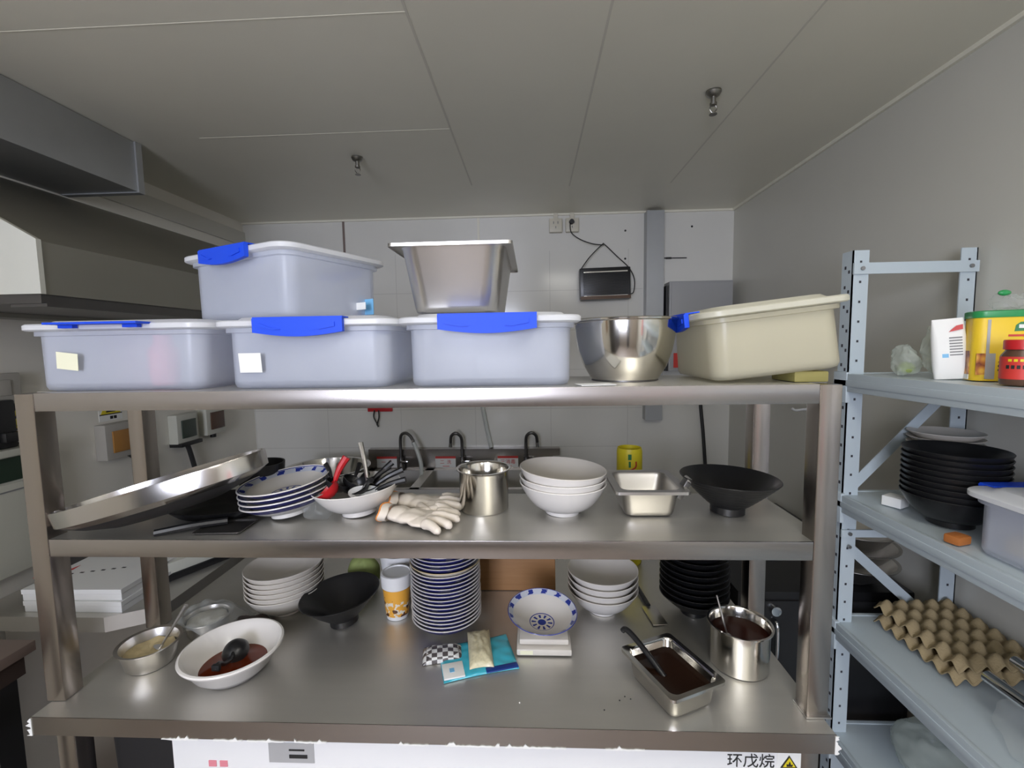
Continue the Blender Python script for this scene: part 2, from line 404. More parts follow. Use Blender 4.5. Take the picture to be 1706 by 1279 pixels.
for z in (1.0, 2.07): box(b, -.45, .80, YF - .08, YF - .02, z, z + .03)
struct('window_1', b, 'silver' if False else 'grey')
# ceiling seams (cover strips between the panels)
k = 1
for x in (.70, 1.15, 1.615):
    b = nb(); box(b, x - .003, x + .003, YF, YB - .45 if x > .7 else YB - .5, ZC - .0008, ZC + .001); struct('trim_%d' % k, b, 'seam'); k += 1
for y, x0, x1 in ((.80, -.18, .70), (.255, -.35, .70)):
    b = nb(); box(b, x0, x1, y - .0015, y + .0015, ZC - .0006, ZC + .001); struct('trim_%d' % k, b, 'ceiling'); k += 1
for x, z0 in ((-.113, 2.02), (.67, 2.02)):
    b = nb(); box(b, x - .006, x + .006, YB - .004, YB, 1.6 if x < 0 else z0, ZC - .005); struct('trim_%d' % k, b, 'tabletop_l' if x < 0 else 'ceiling'); k += 1
# cover strip along the top of the left wall, above the hood
b = nb(); box(b, XL, XL + .012, .75, YB, 2.09, 2.165); struct('trim_%d' % k, b, 'wall'); k += 1
b = nb(); box(b, XR - .012, XR, YF, YB - .012, ZC - .012, ZC); struct('trim_%d' % k, b, 'ceiling'); k += 1
b = nb(); box(b, XL, XR, YB - .012, YB, ZC - .010, ZC); struct('trim_%d' % k, b, 'ceiling'); k += 1

b = nb(); box(b, .86, 1.12, YF, YF + .04, 0, 2.0); struct('dark_reflection_panel', b, 'blackmat')  # added dark panel, out of view, for a dark band in the reflections
t = thing('backdrop', 'dark steel refrigerator added behind the camera, mirrored in the rails', 'backdrop', (XL + .01, -2.3, 0))  # unseen block added so the steel rails mirror something dark
b = nb(); box(b, 0, .55, -.6, .55, .05, 1.85, .01); obj('backdrop_body', b, 'darksteel', t)
b = nb(); box(b, .55, .58, -.59, .54, .08, 1.82, .006); obj('door', b, 'darksteel', t)
b = nb(); tube(b, [(.58, .42, .9), (.61, .42, .92), (.61, .42, 1.28), (.58, .42, 1.3)], .008, 8); obj('door_handle', b, 'chrome', t)
b = nb(); box(b, 0, .006, -.12, .12, 0, .5); tag(obj('red_reflection_panel', b, 'redp', smooth=0, loc=(XR - .008, -1.66, 1.05)), 'plain red panel added on the right wall for rail reflections', 'panel')  # unseen panel added to put a red patch in the rails
b = nb(); box(b, 0, .02, -.10, .10, 0, .45); tag(obj('brown_reflection_board', b, 'wood', smooth=0, loc=(XL + .001, -1.40, 1.05)), 'plain brown board added on the left wall for rail reflections', 'board')  # added out of view to tint the rail reflections brown
# ceiling LED panels behind the camera (one is mirrored in the tiles)
def led(x0, x1, y0, y1, lab):
    t = thing('ceiling_light', lab, 'ceiling light', ((x0 + x1) / 2, (y0 + y1) / 2, ZC), group='flat ceiling lights behind the camera')
    w_, d_ = (x1 - x0) / 2, (y1 - y0) / 2
    b = nb(); box(b, -w_, w_, -d_, -d_ + .012, -.018, 0); box(b, -w_, w_, d_ - .012, d_, -.018, 0)
    box(b, -w_, -w_ + .012, -d_, d_, -.018, 0); box(b, w_ - .012, w_, -d_, d_, -.018, 0); obj('light_frame', b, 'whiteplastic', t, 0)
    b = nb(); box(b, -w_ + .012, w_ - .012, -d_ + .012, d_ - .012, -.012, -.002); obj('diffuser', b, 'led', t, 0)
led(1.10, 1.50, -1.05, -.35, 'long flat ceiling light nearest the steel shelf')
led(.10, .50, -1.9, -1.3, 'flat ceiling light further back on the left side')
led(1.30, 1.70, -2.5, -1.9, 'flat ceiling light at the far back on the right side')

# ================================================================== EXTRACTOR HOOD AND DUCT (left)
t = thing('exhaust_hood', 'dark steel extractor hood running along the left wall', 'exhaust hood', (XL, .27, 1.63))
b = nb(); prism(b, [(0, 0), (.492, 0), (.492, .127), (0, .415)], .004, 1.57); obj('canopy', b, 'hood', t, 0)
b = nb(); prism(b, [(.0, .0), (.495, 0), (.495, .13), (0, .418)], -.008, .004); o = obj('end_panel', b, 'hoodend', t, 0); o['label'] = 'pale cream end panel with slanted corner'
b = nb(); box(b, .10, .485, 0, 1.57, -.022, 0); box(b, .40, .494, .004, 1.57, -.030, -.022); obj('grease_gutter', b, 'darksteel', t, 0)
b = nb(); box(b, .01, .10, 0, 1.57, -.035, 0); obj('wall_bracket', b, 'hood', t, 0)
t = thing('air_duct', 'square grey sheet metal air duct under the ceiling at left', 'duct', (XL, -1.2, 2.05))
b = nb(); box(b, 0, .292, 0, 2.02, .0, .170, .003); obj('duct_body', b, 'galv', t)
b = nb(); box(b, .01, .298, 2.0, 2.025, -.004, .170); obj('duct_flange', b, 'galv', t)

# ================================================================== BACK WALL FITTINGS
def sprinkler(x, y, lab, tilt=0):
    t = thing('fire_sprinkler', lab, 'sprinkler', (x, y, ZC), (0, tilt, 0), 'ceiling sprinklers'); t.scale = (.62, .62, .72)
    b = nb(); lathe(b, [(0, 0), (.035, 0), (.036, -.006), (.028, -.018), (.014, -.024), (0, -.024)], 32); obj('escutcheon', b, 'aged', t)
    b = nb(); lathe(b, [(0, -.02), (.012, -.02), (.012, -.045), (.016, -.046), (.016, -.055), (.008, -.058), (0, -.058)], 20)
    for s in (-1, 1): tube(b, smooth_pts([(s * .010, 0, -.055), (s * .016, 0, -.070), (s * .004, 0, -.085)]), .003, 6)
    obj('nozzle_body', b, 'aged', t)
    b = nb(); lathe(b, [(0, -.084), (.006, -.084), (.018, -.090), (.018, -.092), (0, -.092)], 24); obj('deflector', b, 'aged', t)
sprinkler(.30, 1.0, 'small metal sprinkler on the left part of the ceiling')
sprinkler(1.51, .63, 'metal sprinkler nearer the camera on the right part of the ceiling')

for i, (x, lab) in enumerate(((1.108, 'ivory socket without a plug high on back wall'), (1.20, 'ivory socket with the heater plug in it, high on back wall'))):
    t = thing('wall_socket', lab, 'socket', (x, YB, 2.115), group='two ivory sockets under the ceiling')
    b = nb(); box(b, -.036, .036, -.032, 0, 0, .075, .004); obj('socket_plate', b, 'socket', t)
    b = nb()
    for dx in (-.012, .012): box(b, dx - .002, dx + .002, -.0335, -.030, .045, .058)
    box(b, -.002, .002, -.0335, -.030, .02, .032); obj('socket_slots', b, 'greyink', t, 0)
    b = nb(); box(b, -.012, .012, -.02, 0, .075, .107); obj('conduit_stub', b, 'socket', t, 0)
    if i: b = nb(); lathe(b, [(0, 0), (.014, 0), (.012, .022), (0, .022)], 20); obj('plug', b, 'rubber', t, loc=(-.004, -.032, .052), rot=(PI / 2, 0, 0))
# hanging electric heater / insect lamp
t = thing('hanging_heater', 'small dark grilled electric heater hung by a cord on back wall', 'heater', (1.376, YB - .05, 1.82), (0, -.02, 0))
b = nb(); box(b, -.140, .140, -.03, .03, -.088, .088, .01); obj('housing', b, 'blackp', t)
b = nb()
for z in (-.072, .060): box(b, -.118, .122, -.034, -.028, z, z + .006)
obj('reflector_strip', b, 'chrome', t, 0)
b = nb()
for i in range(15): box(b, -.122, .122, -.038, -.033, -.056 + i * .008, -.053 + i * .008)
obj('front_grille', b, 'rubber', t, 0)
b = nb(); box(b, -.138, .138, -.036, -.030, -.086, -.068); obj('bottom_strip', b, 'brownwin', t, 0)
b = nb(); tube(b, smooth_pts([(-.13, 0, .085), (-.08, 0, .15), (-.010, 0, .215), (.005, 0, .215), (.07, 0, .15), (.135, 0, .085), (.165, 0, .02), (.16, 0, -.05), (.14, 0, -.06)], 5), .003, 6)
obj('hanging_cord', b, 'cable', t)
b = nb(); tube(b, smooth_pts([(-.182, .01, .347), (-.178, .0, .29), (-.13, 0, .25), (-.06, 0, .222), (0, 0, .214)], 6), .003, 6); obj('power_cord', b, 'cable', t)
# conduit trunking and cabinet
b = nb(); box(b, 1.608, 1.700, YB - .06, YB, 1.05, ZC - .012); box(b, 1.604, 1.612, YB - .066, YB, 1.05, ZC - .012); tag(obj('cable_trunking', b, 'galv', smooth=0), 'vertical grey metal cable trunking from ceiling on back wall', 'trunking')
t = thing('electrical_cabinet', 'flat grey metal cabinet on back wall below the trunking', 'cabinet', (1.89, YB, 1.33))
b = nb(); box(b, -.17, .17, -.10, 0, 0, .49, .004); obj('cabinet_body', b, 'boxgrey', t)
b = nb(); box(b, -.160, .165, -.106, -.10, .01, .48, .003); obj('door', b, 'boxgrey', t)
b = nb(); box(b, -.182, -.171, -.09, -.01, 0, .47); obj('side_hinge', b, 'blackp', t, 0)
for lx, ly, lz, rz, lab in ((.568, .150, .050, 1.9, 'black ladle scoop at the back of the white bowl'), (.600, .135, .046, -.5, 'black ladle scoop in the middle of the white bowl')):
    EXTRA.append((lx, ly, lz, rz, lab))
t = thing('red_tag', 'small orange-red sign on back wall between steel bowl and yellowed box', 'sign', (1.772, YB - .115, 1.36))
b = nb(); box(b, -.03, .03, -.002, 0, -.01, .07); obj('sign_board', b, 'redp', t, 0)
b = nb(); box(b, -.006, .020, -.003, -.002, .02, .024); box(b, -.006, .020, -.003, -.002, .034, .038); box(b, .006, .009, -.003, -.002, .012, .05); obj('sign_marks', b, 'signyellow', t, 0)
b = nb(); tube(b, [(1.706, YB - .006, 1.962), (1.84, YB - .006, 1.960)], .003, 6); obox(b, (1.74, YB - .006, 1.961), (.03, .008, .010)); tag(obj('wall_bolt', b, 'blackp'), 'thin black rod fixed horizontally beside the trunking', 'rod')
for x, z, l in ((1.869, 2.133, 'black screw hole in panel right of the trunking'), (1.50, 2.12, 'upper small screw left of the trunking'), (1.50, 1.965, 'lower small screw left of the trunking')):
    b = nb(); lathe(b, [(0, 0), (.006, 0), (.004, .004), (0, .004)], 12); tag(obj('wall_screw', b, 'blackp', loc=(x, YB - .0, z), rot=(PI / 2, 0, 0)), l, 'screw')
b = nb(); tube(b, smooth_pts([(1.925, YB - .01, 1.35), (1.93, YB - .01, 1.15), (1.95, YB - .01, .95), (1.97, YB - .012, .70)], 6), .010, 8); tag(obj('power_cable', b, 'cable'), 'thick black cable hanging down the back wall at right', 'cable')
b = nb(); tube(b, smooth_pts([(.62, YB - .015, 1.42), (.665, YB - .015, 1.17), (.70, YB - .015, .98), (.72, YB - .02, .89)], 6), .012, 8); tag(obj('white_hose', b, 'hose'), 'pale hose running down the tiles above the sink', 'hose')
t = thing('red_hook_rack', 'red hook strip with black loops on the tiles left of sink', 'hook', (.062, YB, 1.108))
b = nb(); box(b, -.073, .073, -.02, 0, 0, .05, .003); obj('strip', b, 'red', t)
b = nb(); tube(b, smooth_pts([(-.03, -.024, .01), (-.035, -.026, -.03), (-.02, -.026, -.065), (-.010, -.026, -.09)]), .004, 6); tube(b, smooth_pts([(-.005, -.024, .01), (-.004, -.026, -.03), (-.012, -.026, -.06), (-.018, -.026, -.08)]), .004, 6)
obj('strap', b, 'blackp', t)
t = thing('robe_hook', 'small white hook on the right wall behind the shelf post', 'hook', (XR, 1.06, 1.20), (0, 0, 0))
b = nb(); box(b, -.008, 0, -.02, .02, -.02, .02, .002); tube(b, smooth_pts([(-.004, 0, .01), (-.04, 0, .012), (-.075, 0, .008), (-.09, 0, .016)]), .005, 8); obj('hook_arm', b, 'whiteplastic', t)
b = nb(); tube(b, smooth_pts([(-.004, 0, -.012), (-.02, 0, -.03), (-.025, 0, -.045)]), .004, 8); obj('lower_prong', b, 'whiteplastic', t)

# ================================================================== SINK
t = thing('triple_sink', 'stainless triple sink unit standing against the tiled back wall', 'sink', (0, YB - .002, 0))
zs = .77
b = nb(); box(b, -.005, 1.125, -.43, -.40, zs - .03, zs); box(b, -.005, 1.125, -.08, -.045, zs - .03, zs)
for x in (-.005, .335, .735, 1.09): box(b, x, x + .04 if x not in (.335, .735) else x + .05, -.43, -.045, zs - .03, zs)
box(b, -.005, 1.125, -.435, -.425, zs - .09, zs); obj('sink_deck', b, 'sheet', t, 0)
for x0, x1 in ((.035, .335), (.385, .735), (.785, 1.09)):
    b = nb(); loft(b, [rring(x1 - x0 - .02, .30, .03, zs - .28), rring(x1 - x0 - .002, .319, .03, zs - .02), rring(x1 - x0 - .002, .319, .03, zs - .001)]); obj('basin', b, 'sheet', t, loc=((x0 + x1) / 2, -.24, 0))
b = nb(); box(b, -.005, 1.08, -.045, -.03, zs - .02, .846); box(b, -.005, 1.12, -.05, 0, .846, .888); obj('backsplash', b, 'brushed', t, 0)
for x in (.01, 1.09):
    for y in (-.42, -.06):
        b = nb(); tube(b, [(x, y, 0), (x, y, zs - .03)], .018, 12); obj('leg', b, 'satin', t)
def faucet(x, side, lab, hose=False):
    t = thing('faucet', lab, 'faucet', (x, YB - .075, zs + .02), group='gooseneck faucets over the sink')
    b = nb(); lathe(b, [(0, -.02), (.022, -.02), (.022, .01), (.014, .02), (.014, .06), (0, .06)], 20); obj('faucet_base', b, 'darksteel', t)
    pts = [(0, 0, .05), (0, 0, .14)] + [(side * (.032 - .032 * math.cos(a)), -.02 * math.sin(a) * 1.2, .155 + .045 * math.sin(a)) for a in [PI * i / 8 for i in range(1, 8)]] + [(side * .066, -.0, .13)]
    if hose: pts = [(0, 0, .05), (0, 0, .15), (.01, -.01, .19), (.04, -.03, .205), (.07, -.04, .19), (.09, -.05, .16)]
    b = nb(); tube(b, smooth_pts(pts, 4), .009, 12); obj('spout', b, 'darksteel', t)
    b = nb(); e = Vector(pts[-1]); tube(b, [e + Vector((-side * .001, 0, .012)), e + Vector((side * .002, 0, -.016))], .011, 12); obj('aerator', b, 'chrome', t)
    b = nb(); obox(b, (.022, -.02, .035), (.05, .012, .010), bev=.003); obj('lever', b, 'chrome', t)
    return t
fa = faucet(.195, 1, 'left gooseneck faucet with a pale hose on its spout', True)
b = nb(); tube(b, smooth_pts([(.09, -.05, .155), (.115, -.06, .10), (.135, -.07, .03), (.14, -.10, -.06), (.13, -.12, -.12)], 5), .012, 10); o = obj('spout_hose', b, 'hose', fa); o['label'] = 'pale translucent hose'
faucet(.555, -1, 'middle gooseneck faucet bending to the left')
faucet(.925, 1, 'right gooseneck faucet bending to the right')
for x, s, lab, m2 in ((.103, '一  洗', 'left red-topped paper label on sink backsplash', 1), (.452, '二  洗', 'middle red-topped paper label on sink backsplash', 1), (.818, '三消毒', 'right red-topped paper label with three red characters', 2)):
    t = thing('sink_label', lab, 'label', (x, YB - .049, .812), group='washing step labels on the sink')
    b = nb(); box(b, -.06, .06, -.0015, 0, -.033, .030); obj('card', b, 'label', t, 0)
    b = nb(); box(b, -.06, .06, -.0025, -.0005, .020, .033); obj('red_header', b, 'redp', t, 0)
    text('lettering', s, .026 if m2 == 1 else .030, 'redp', t, (.0, -.002, -.002))
    b = nb(); box(b, -.018, .022, -.0025, -.001, -.027, -.024); obj('small_print', b, 'redp', t, 0)
# prep table left of the sink with a basin
t = thing('prep_table', 'stainless side table left of the sink against back wall', 'table', (-.355, 1.56, 0))
b = nb(); box(b, -.33, .33, -.28, .29, .73, .77, .003); obj('table_top', b, 'sheet', t)
for sx in (-.3, .3):
    for sy in (-.25, .26):
        b = nb(); tube(b, [(sx, sy, 0), (sx, sy, .73)], .018, 12); obj('leg', b, 'satin', t)
b = nb(); lathe(b, [(0, 0), (.15, 0), (.175, .03), (.20, .105), (.215, .11), (.215, .113), (.198, .112), (.172, .034), (.148, .004), (0, .004)], 64)
tag(obj('steel_basin', b, 'polished', loc=(-.09, 1.44, .770), rot=(0, 0, 0)), 'wide steel basin behind the patterned plates, left of the sink', 'basin')

# ================================================================== LEFT WALL FITTINGS
def wallunit(y0, y1, z0, z1, winm, lab, cat, frame, cable=None, dep=.045, brand=False):
    t = thing('wall_switch', lab, cat, (XL, (y0 + y1) / 2, z0), group='control boxes on the left wall'); h = z1 - z0; w_ = (y1 - y0) / 2
    b = nb(); box(b, 0, dep, -w_, w_, 0, h, .004); obj('housing', b, frame, t)
    b = nb(); box(b, dep, dep + .006, -w_ * .62, w_ * .72, h * .18, h * .80, .002); o = obj('cover_window', b, winm, t)
    if cable:
        b = nb(); tube(b, smooth_pts(cable, 6), .011, 10); obj('cable', b, 'cable', t)
    return t
wallunit(.845, .985, 1.068, 1.206, 'orange', 'grey switch box with amber cover and thick black cable', 'switch box', 'grey', [(.03, .03, .01), (.04, .055, -.02), (.04, .06, -.09), (.03, .05, -.22)])
t2 = wallunit(1.195, 1.325, 1.052, 1.190, 'lcd', 'cream switch box with dark green window, middle of three', 'switch box', 'cream', [(.03, .0, .0), (.03, .02, -.05), (.03, .06, -.20)])
b = nb(); box(b, 0, .06, -.065, .07, -.012, .006, .003); obj('bottom_rail', b, 'blackp', t2)
t3 = wallunit(1.385, 1.53, 1.058, 1.200, 'brownwin', 'cream switch box with brown cover nearest the back wall', 'switch box', 'cream')
b = nb(); lathe(b, [(0, 0), (.014, 0), (.014, -.02), (0, -.02)], 12); obj('cable_gland', b, 'blackp', t3, loc=(.02, 0, 0))
t = thing('warning_sticker', 'small yellow warning sticker above the amber switch box', 'sticker', (XL, .92, 1.235))
b = nb(); box(b, 0, .001, -.05, .05, -.02, .03); obj('sticker_sheet', b, 'label', t, 0)
b = nb(); prism(b, [(-.045, .004), (.045, .004), (.03, .03), (-.03, .03)], .001, .002, 'x'); obj('yellow_field', b, 'signyellow', t, 0)
b = nb(); box(b, .0015, .0025, -.048, .048, .004, .008); box(b, .0015, .0025, -.02, .02, .014, .020); box(b, .001, .002, -.004, .008, -.014, -.002); box(b, .001, .002, .012, .024, -.014, -.002); obj('black_print', b, 'ink', t, 0)
# electric sign, black handset and cream appliance on the far left
t = thing('electric_hazard_sign', 'yellow lightning-bolt warning sign on wall at far left', 'sign', (XL, .615, 1.20))
b = nb(); box(b, 0, .004, -.10, .07, -.01, .125); obj('sign_plate', b, 'ink', t, 0)
b = nb(); prism(b, [(-.085, .045), (.06, .045), (-.0125, .118)], .004, .005, 'x'); obj('yellow_triangle', b, 'signyellow', t, 0)
b = nb(); prism(b, [(-.02, .10), (-.035, .075), (-.015, .078), (-.03, .052), (.004, .084), (-.014, .082)], .005, .006, 'x'); obj('bolt_mark', b, 'ink', t, 0)
b = nb(); box(b, .004, .005, -.085, .06, .0, .038); obj('white_field', b, 'label', t, 0)
b = nb()
for i in range(3): box(b, .005, .006, -.045 + i * .022, -.030 + i * .022, .012, .026)
obj('lettering_marks', b, 'ink', t, 0)
t = thing('grey_switch', 'small grey box on the wall above the lightning sign', 'switch', (XL, .53, 1.335))
b = nb(); box(b, 0, .03, -.06, .06, 0, .09, .003); obj('housing', b, 'grey', t); b = nb(); box(b, .03, .034, -.03, .03, .02, .07, .003); obj('rocker', b, 'grey', t)
t = thing('cream_cabinet', 'cream enamel wall cabinet with dark green strip at far left edge', 'cabinet', (XL, .30, 0))
b = nb(); box(b, .002, .06, -.5, .305, .80, 1.085, .004); box(b, .002, .075, -.5, .31, 1.17, 1.192, .003); box(b, .002, .055, -.5, .30, 1.085, 1.17); obj('cabinet_body', b, 'cream', t)
b = nb(); box(b, .055, .060, -.5, .295, 1.092, 1.165); obj('display_strip', b, 'darkgreen', t, 0)
b = nb(); box(b, .06, .062, -.5, .30, 1.060, 1.064); obj('panel_joint', b, 'greyink', t, 0)
b = nb(); box(b, 0, .03, -.03, .03, 0, .15, .006); box(b, .03, .05, -.02, .03, .02, .05, .004)
tag(obj('black_bottle', b, 'blackp', loc=(XL + .02, .52, 1.193)), 'black object standing on cream cabinet beside lightning sign', 'bottle')
# low counter at left with flat white cartons
t = thing('side_counter', 'stainless counter along the left wall behind the shelf unit', 'counter', (XL, .40, 0))
b = nb(); prism(b, [(.002, 0), (.43, -.0), (.56, .07), (.56, .84), (.002, .84)], .675, .72, 'z'); obj('counter_top', b, 'sheet', t, 0)
b = nb(); box(b, .02, .50, .08, .82, .10, .675); obj('counter_body', b, 'satin', t, 0)
b = nb(); box(b, .501, .507, .09, .52, .14, .64, .002); obj('door', b, 'sheet', t, 0)
b = nb(); box(b, .05, .45, .10, .80, 0, .10); obj('plinth', b, 'blackmat', t, 0)
def carton(name, w_, d_, h, lab, loc, rz, marks=0):
    t = thing(name, lab, 'carton', loc, (0, 0, rz), 'flat white cartons on the left counter')
    b = nb(); box(b, -w_ / 2, w_ / 2, -d_ / 2, d_ / 2, 0, h * .55, .001); obj('tray', b, 'paper', t, 0)
    b = nb(); box(b, -w_ / 2 - .002, w_ / 2 + .002, -d_ / 2 - .002, d_ / 2 + .002, h * .55 + .001, h, .001); obj('lid', b, 'paper', t, 0)
    if marks:
        b = nb(); prism(b, [(-.16, -.02), (-.13, -.005), (-.12, .03), (-.115, .0), (-.125, -.02)], h, h + .0006, 'z'); box(b, -.19, -.165, -.055, -.05, h, h + .0006); obj('red_print', b, 'redp', t, 0)
        b = nb()
        for i in range(6): box(b, -.10 + i * .027, -.088 + i * .027, -.03 + i * .008, -.024 + i * .008, h, h + .0006)
        box(b, .10, .16, .04, .05, h, h + .0006); box(b, .10, .11, .04, .07, h, h + .0006); obj('black_print', b, 'ink', t, 0)
carton('pizza_carton', .30, .24, .034, 'lower flat white carton of the pair on the left counter', (-.40, .545, .72), .0)
carton('pizza_carton', .30, .24, .034, 'upper flat white carton printed with small red and black marks', (-.405, .548, .755), .02, 1)
b = nb(); box(b, -.16, .16, -.13, .13, 0, .05, .004); tag(obj('dark_tray', b, 'darksteel', loc=(-.54, .80, .721)), 'dark shallow tray behind the flat white cartons', 'tray')
t = thing('white_case', 'long pale case with black edge lying diagonally on the left counter', 'case', (-.225, .80, .7208), (0, 0, -.49))
b = nb(); box(b, -.07, .07, -.25, .25, .022, .060, .004); obj('case_top', b, 'cream', t)
b = nb(); box(b, -.068, .075, -.25, .25, 0, .022, .002); obj('black_edge', b, 'blackp', t)
# dark table at the extreme left
t = thing('dark_side_table', 'dark brown table corner at the extreme left edge', 'table', (-.27, .05, 0))
b = nb(); box(b, -.30, .035, -.35, .135, .775, .80, .002); obj('table_top', b, 'tabletop_l', t)
b = nb(); box(b, -.30, .020, -.35, .120, .725, .775); obj('apron', b, 'dark', t, 0)
for x, y in ((-.01, .08), (-.28, .08), (-.01, -.33)):
    b = nb(); box(b, x - .025, x + .025, y - .025, y + .025, 0, .725); obj('leg', b, 'blackmat', t, 0)
t = thing('snack_packet', 'orange and purple packet hanging under the dark table corner', 'packet', (-.252, .02, .655))
b = nb(); box(b, -.02, .02, -.06, .06, .02, .065, .006); obj('orange_half', b, 'terracotta', t)
b = nb(); box(b, -.018, .022, -.06, .06, -.005, .02, .005); obj('purple_half', b, 'navy', t)

# ================================================================== WORK TABLE, OVERSHELF
t = thing('work_table', 'long brushed stainless work table in the foreground', 'table', (0, 0, 0))
b = nb(); box(b, .010, 1.490, -.037, .70, T - .004, T, 0); box(b, .010, 1.490, -.037, -.033, T - .036, T - .004); box(b, .010, .014, -.033, .70, T - .036, T - .004); box(b, 1.486, 1.490, -.033, .70, T - .036, T - .004); box(b, .010, 1.490, .696, .70, T - .036, T - .004)
obj('table_top', b, 'sheet', t, 0)
b = nb(); box(b, .0095, 1.4905, -.0385, -.0372, T - .036, T + .0003); obj('front_rail', b, 'brushed', t, 0)
for x in (.012, 1.449):
    for y in (.0, .62):
        b = nb(); box(b, x, x + .038, y, y + .038, 0, T - .005, .003); obj('leg', b, 'brushed_v', t)
random.seed(3)
for x0, x1 in ((.265, .335), (.365, .42), (.43, .50), (.52, .58), (.715, .77), (.80, .90), (.91, 1.02), (1.09, 1.16)):
    b = nb(); n = int((x1 - x0) / .004); up_, dn = [], []
    for i in range(n + 1):
        x = x0 + (x1 - x0) * i / n; e = math.sin(PI * i / n) * .5 + .5
        up_.append((x, T - .036 + .002 * random.random() * e + (.005 if random.random() < .12 else 0))); dn.append((x, T - .037 - .0022 * random.random() * e))
    prism(b, up_ + dn[::-1], -.0398, -.0386); obj('film_scrap', b, 'scrap', t, 0)
for sx, x in ((1, .008), (-1, 1.492)):
    b = nb()
    pts = [(x + sx * .004 * random.random() - sx * (.010 * random.random()), T - .002 - .034 * i / 12) for i in range(13)]
    prism(b, pts + [(x + sx * .004, T - .036), (x + sx * .004, T - .002)], -.0400, -.0386); obj('film_scrap', b, 'scrap', t, 0)
t = thing('overshelf', 'two-tier brushed stainless overshelf standing on the work table', 'shelf', (0, 0, T))
pw = .038
for x in (0, 1.5 - pw):
    for y in (0, .27 - pw):
        b = nb(); box(b, x, x + pw, y, y + pw, .0006, S - T - .001, .0025); obj('post', b, 'brushed_v', t)
for z, lab, in ((Mz - T, 'lower shelf board with front rail'), (S - T, 'upper shelf board with front rail')):
    b = nb(); z1 = z; z0 = z - .034
    box(b, pw, 1.5 - pw, .0045, .268, z1 - .003, z1); box(b, pw, 1.5 - pw, .264, .268, z0, z1 - .003)
    box(b, 0.004, pw, pw, .27 - pw, z1 - .003, z1); box(b, 1.5 - pw, 1.496, pw, .27 - pw, z1 - .003, z1)
    box(b, 0.004, .008, pw, .27 - pw, z0, z1 - .003); box(b, 1.492, 1.496, pw, .27 - pw, z0, z1 - .003)
    o = obj('shelf_board', b, 'sheet', t, 0); o['label'] = lab
    b = nb(); box(b, pw, 1.5 - pw, .001, .0045, z0, z1, .0006); obj('front_rail', b, 'brushed', t)
b = nb(); box(b, 1.5 - pw - .004, 1.503, -.006, pw, .0006, .004, .001); obj('foot_plate', b, 'satin', t)

# ================================================================== FREEZER UNDER THE TABLE
t = thing('chest_freezer', 'white chest freezer with printed labels under the work table', 'freezer', (.857, .0, 0))
b = nb(); box(b, -.593, .588, -.018, .55, .06, .752, .006); obj('freezer_body', b, 'whiteplastic', t)
b = nb(); box(b, -.57, .51, .02, .53, 0, .06); obj('plinth', b, 'blackmat', t, 0)
b = nb(); box(b, -.400, -.312, -.0195, -.0181, .702, .742); o = obj('spec_label', b, 'silver', t, 0)
b = nb(); box(b, -.360, -.325, -.0205, -.0195, .712, .719); box(b, -.360, -.330, -.0205, -.0195, .727, .730); obj('label_print', b, 'ink', t, 0)
b = nb()
for i in range(2): box(b, -.520 + i * .022, -.505 + i * .022, -.0195, -.0181, .690, .702)
obj('small_mark', b, 'pink', t, 0)
b = nb(); box(b, .544, .586, -.0195, -.0181, .60, .748); obj('warning_card', b, 'label', t, 0)
text('gas_lettering', '环戊烷', .0285, 'ink', t, (.498, -.0187, .727))
b = nb(); prism(b, [(.550, .718), (.580, .718), (.565, .742)], -.0206, -.0196); obj('warning_triangle', b, 'ink', t, 0)
b = nb(); prism(b, [(.554, .7205), (.576, .7205), (.565, .7385)], -.0214, -.0207); obj('yellow_triangle', b, 'signyellow', t, 0)
b = nb(); prism(b, [(.560, .722), (.570, .722), (.571, .726), (.568, .725), (.5655, .732), (.563, .7255), (.560, .727)], -.0221, -.0215); obj('flame_mark', b, 'ink', t, 0)

t = thing('gap_darkener', 'black filler added to darken the gap left of the white freezer', 'filler', (.157, .25, 0))  # invented black filler that keeps the gap under the table dark
b = nb(); loft(b, [rring(.17, .36, .03, 0), rring(.195, .40, .03, .70), rring(.205, .41, .03, .70), rring(.205, .41, .03, .715), rring(.19, .39, .03, .715), rring(.165, .35, .03, .01)], True, True); obj('darkener_body', b, 'blackmat', t)
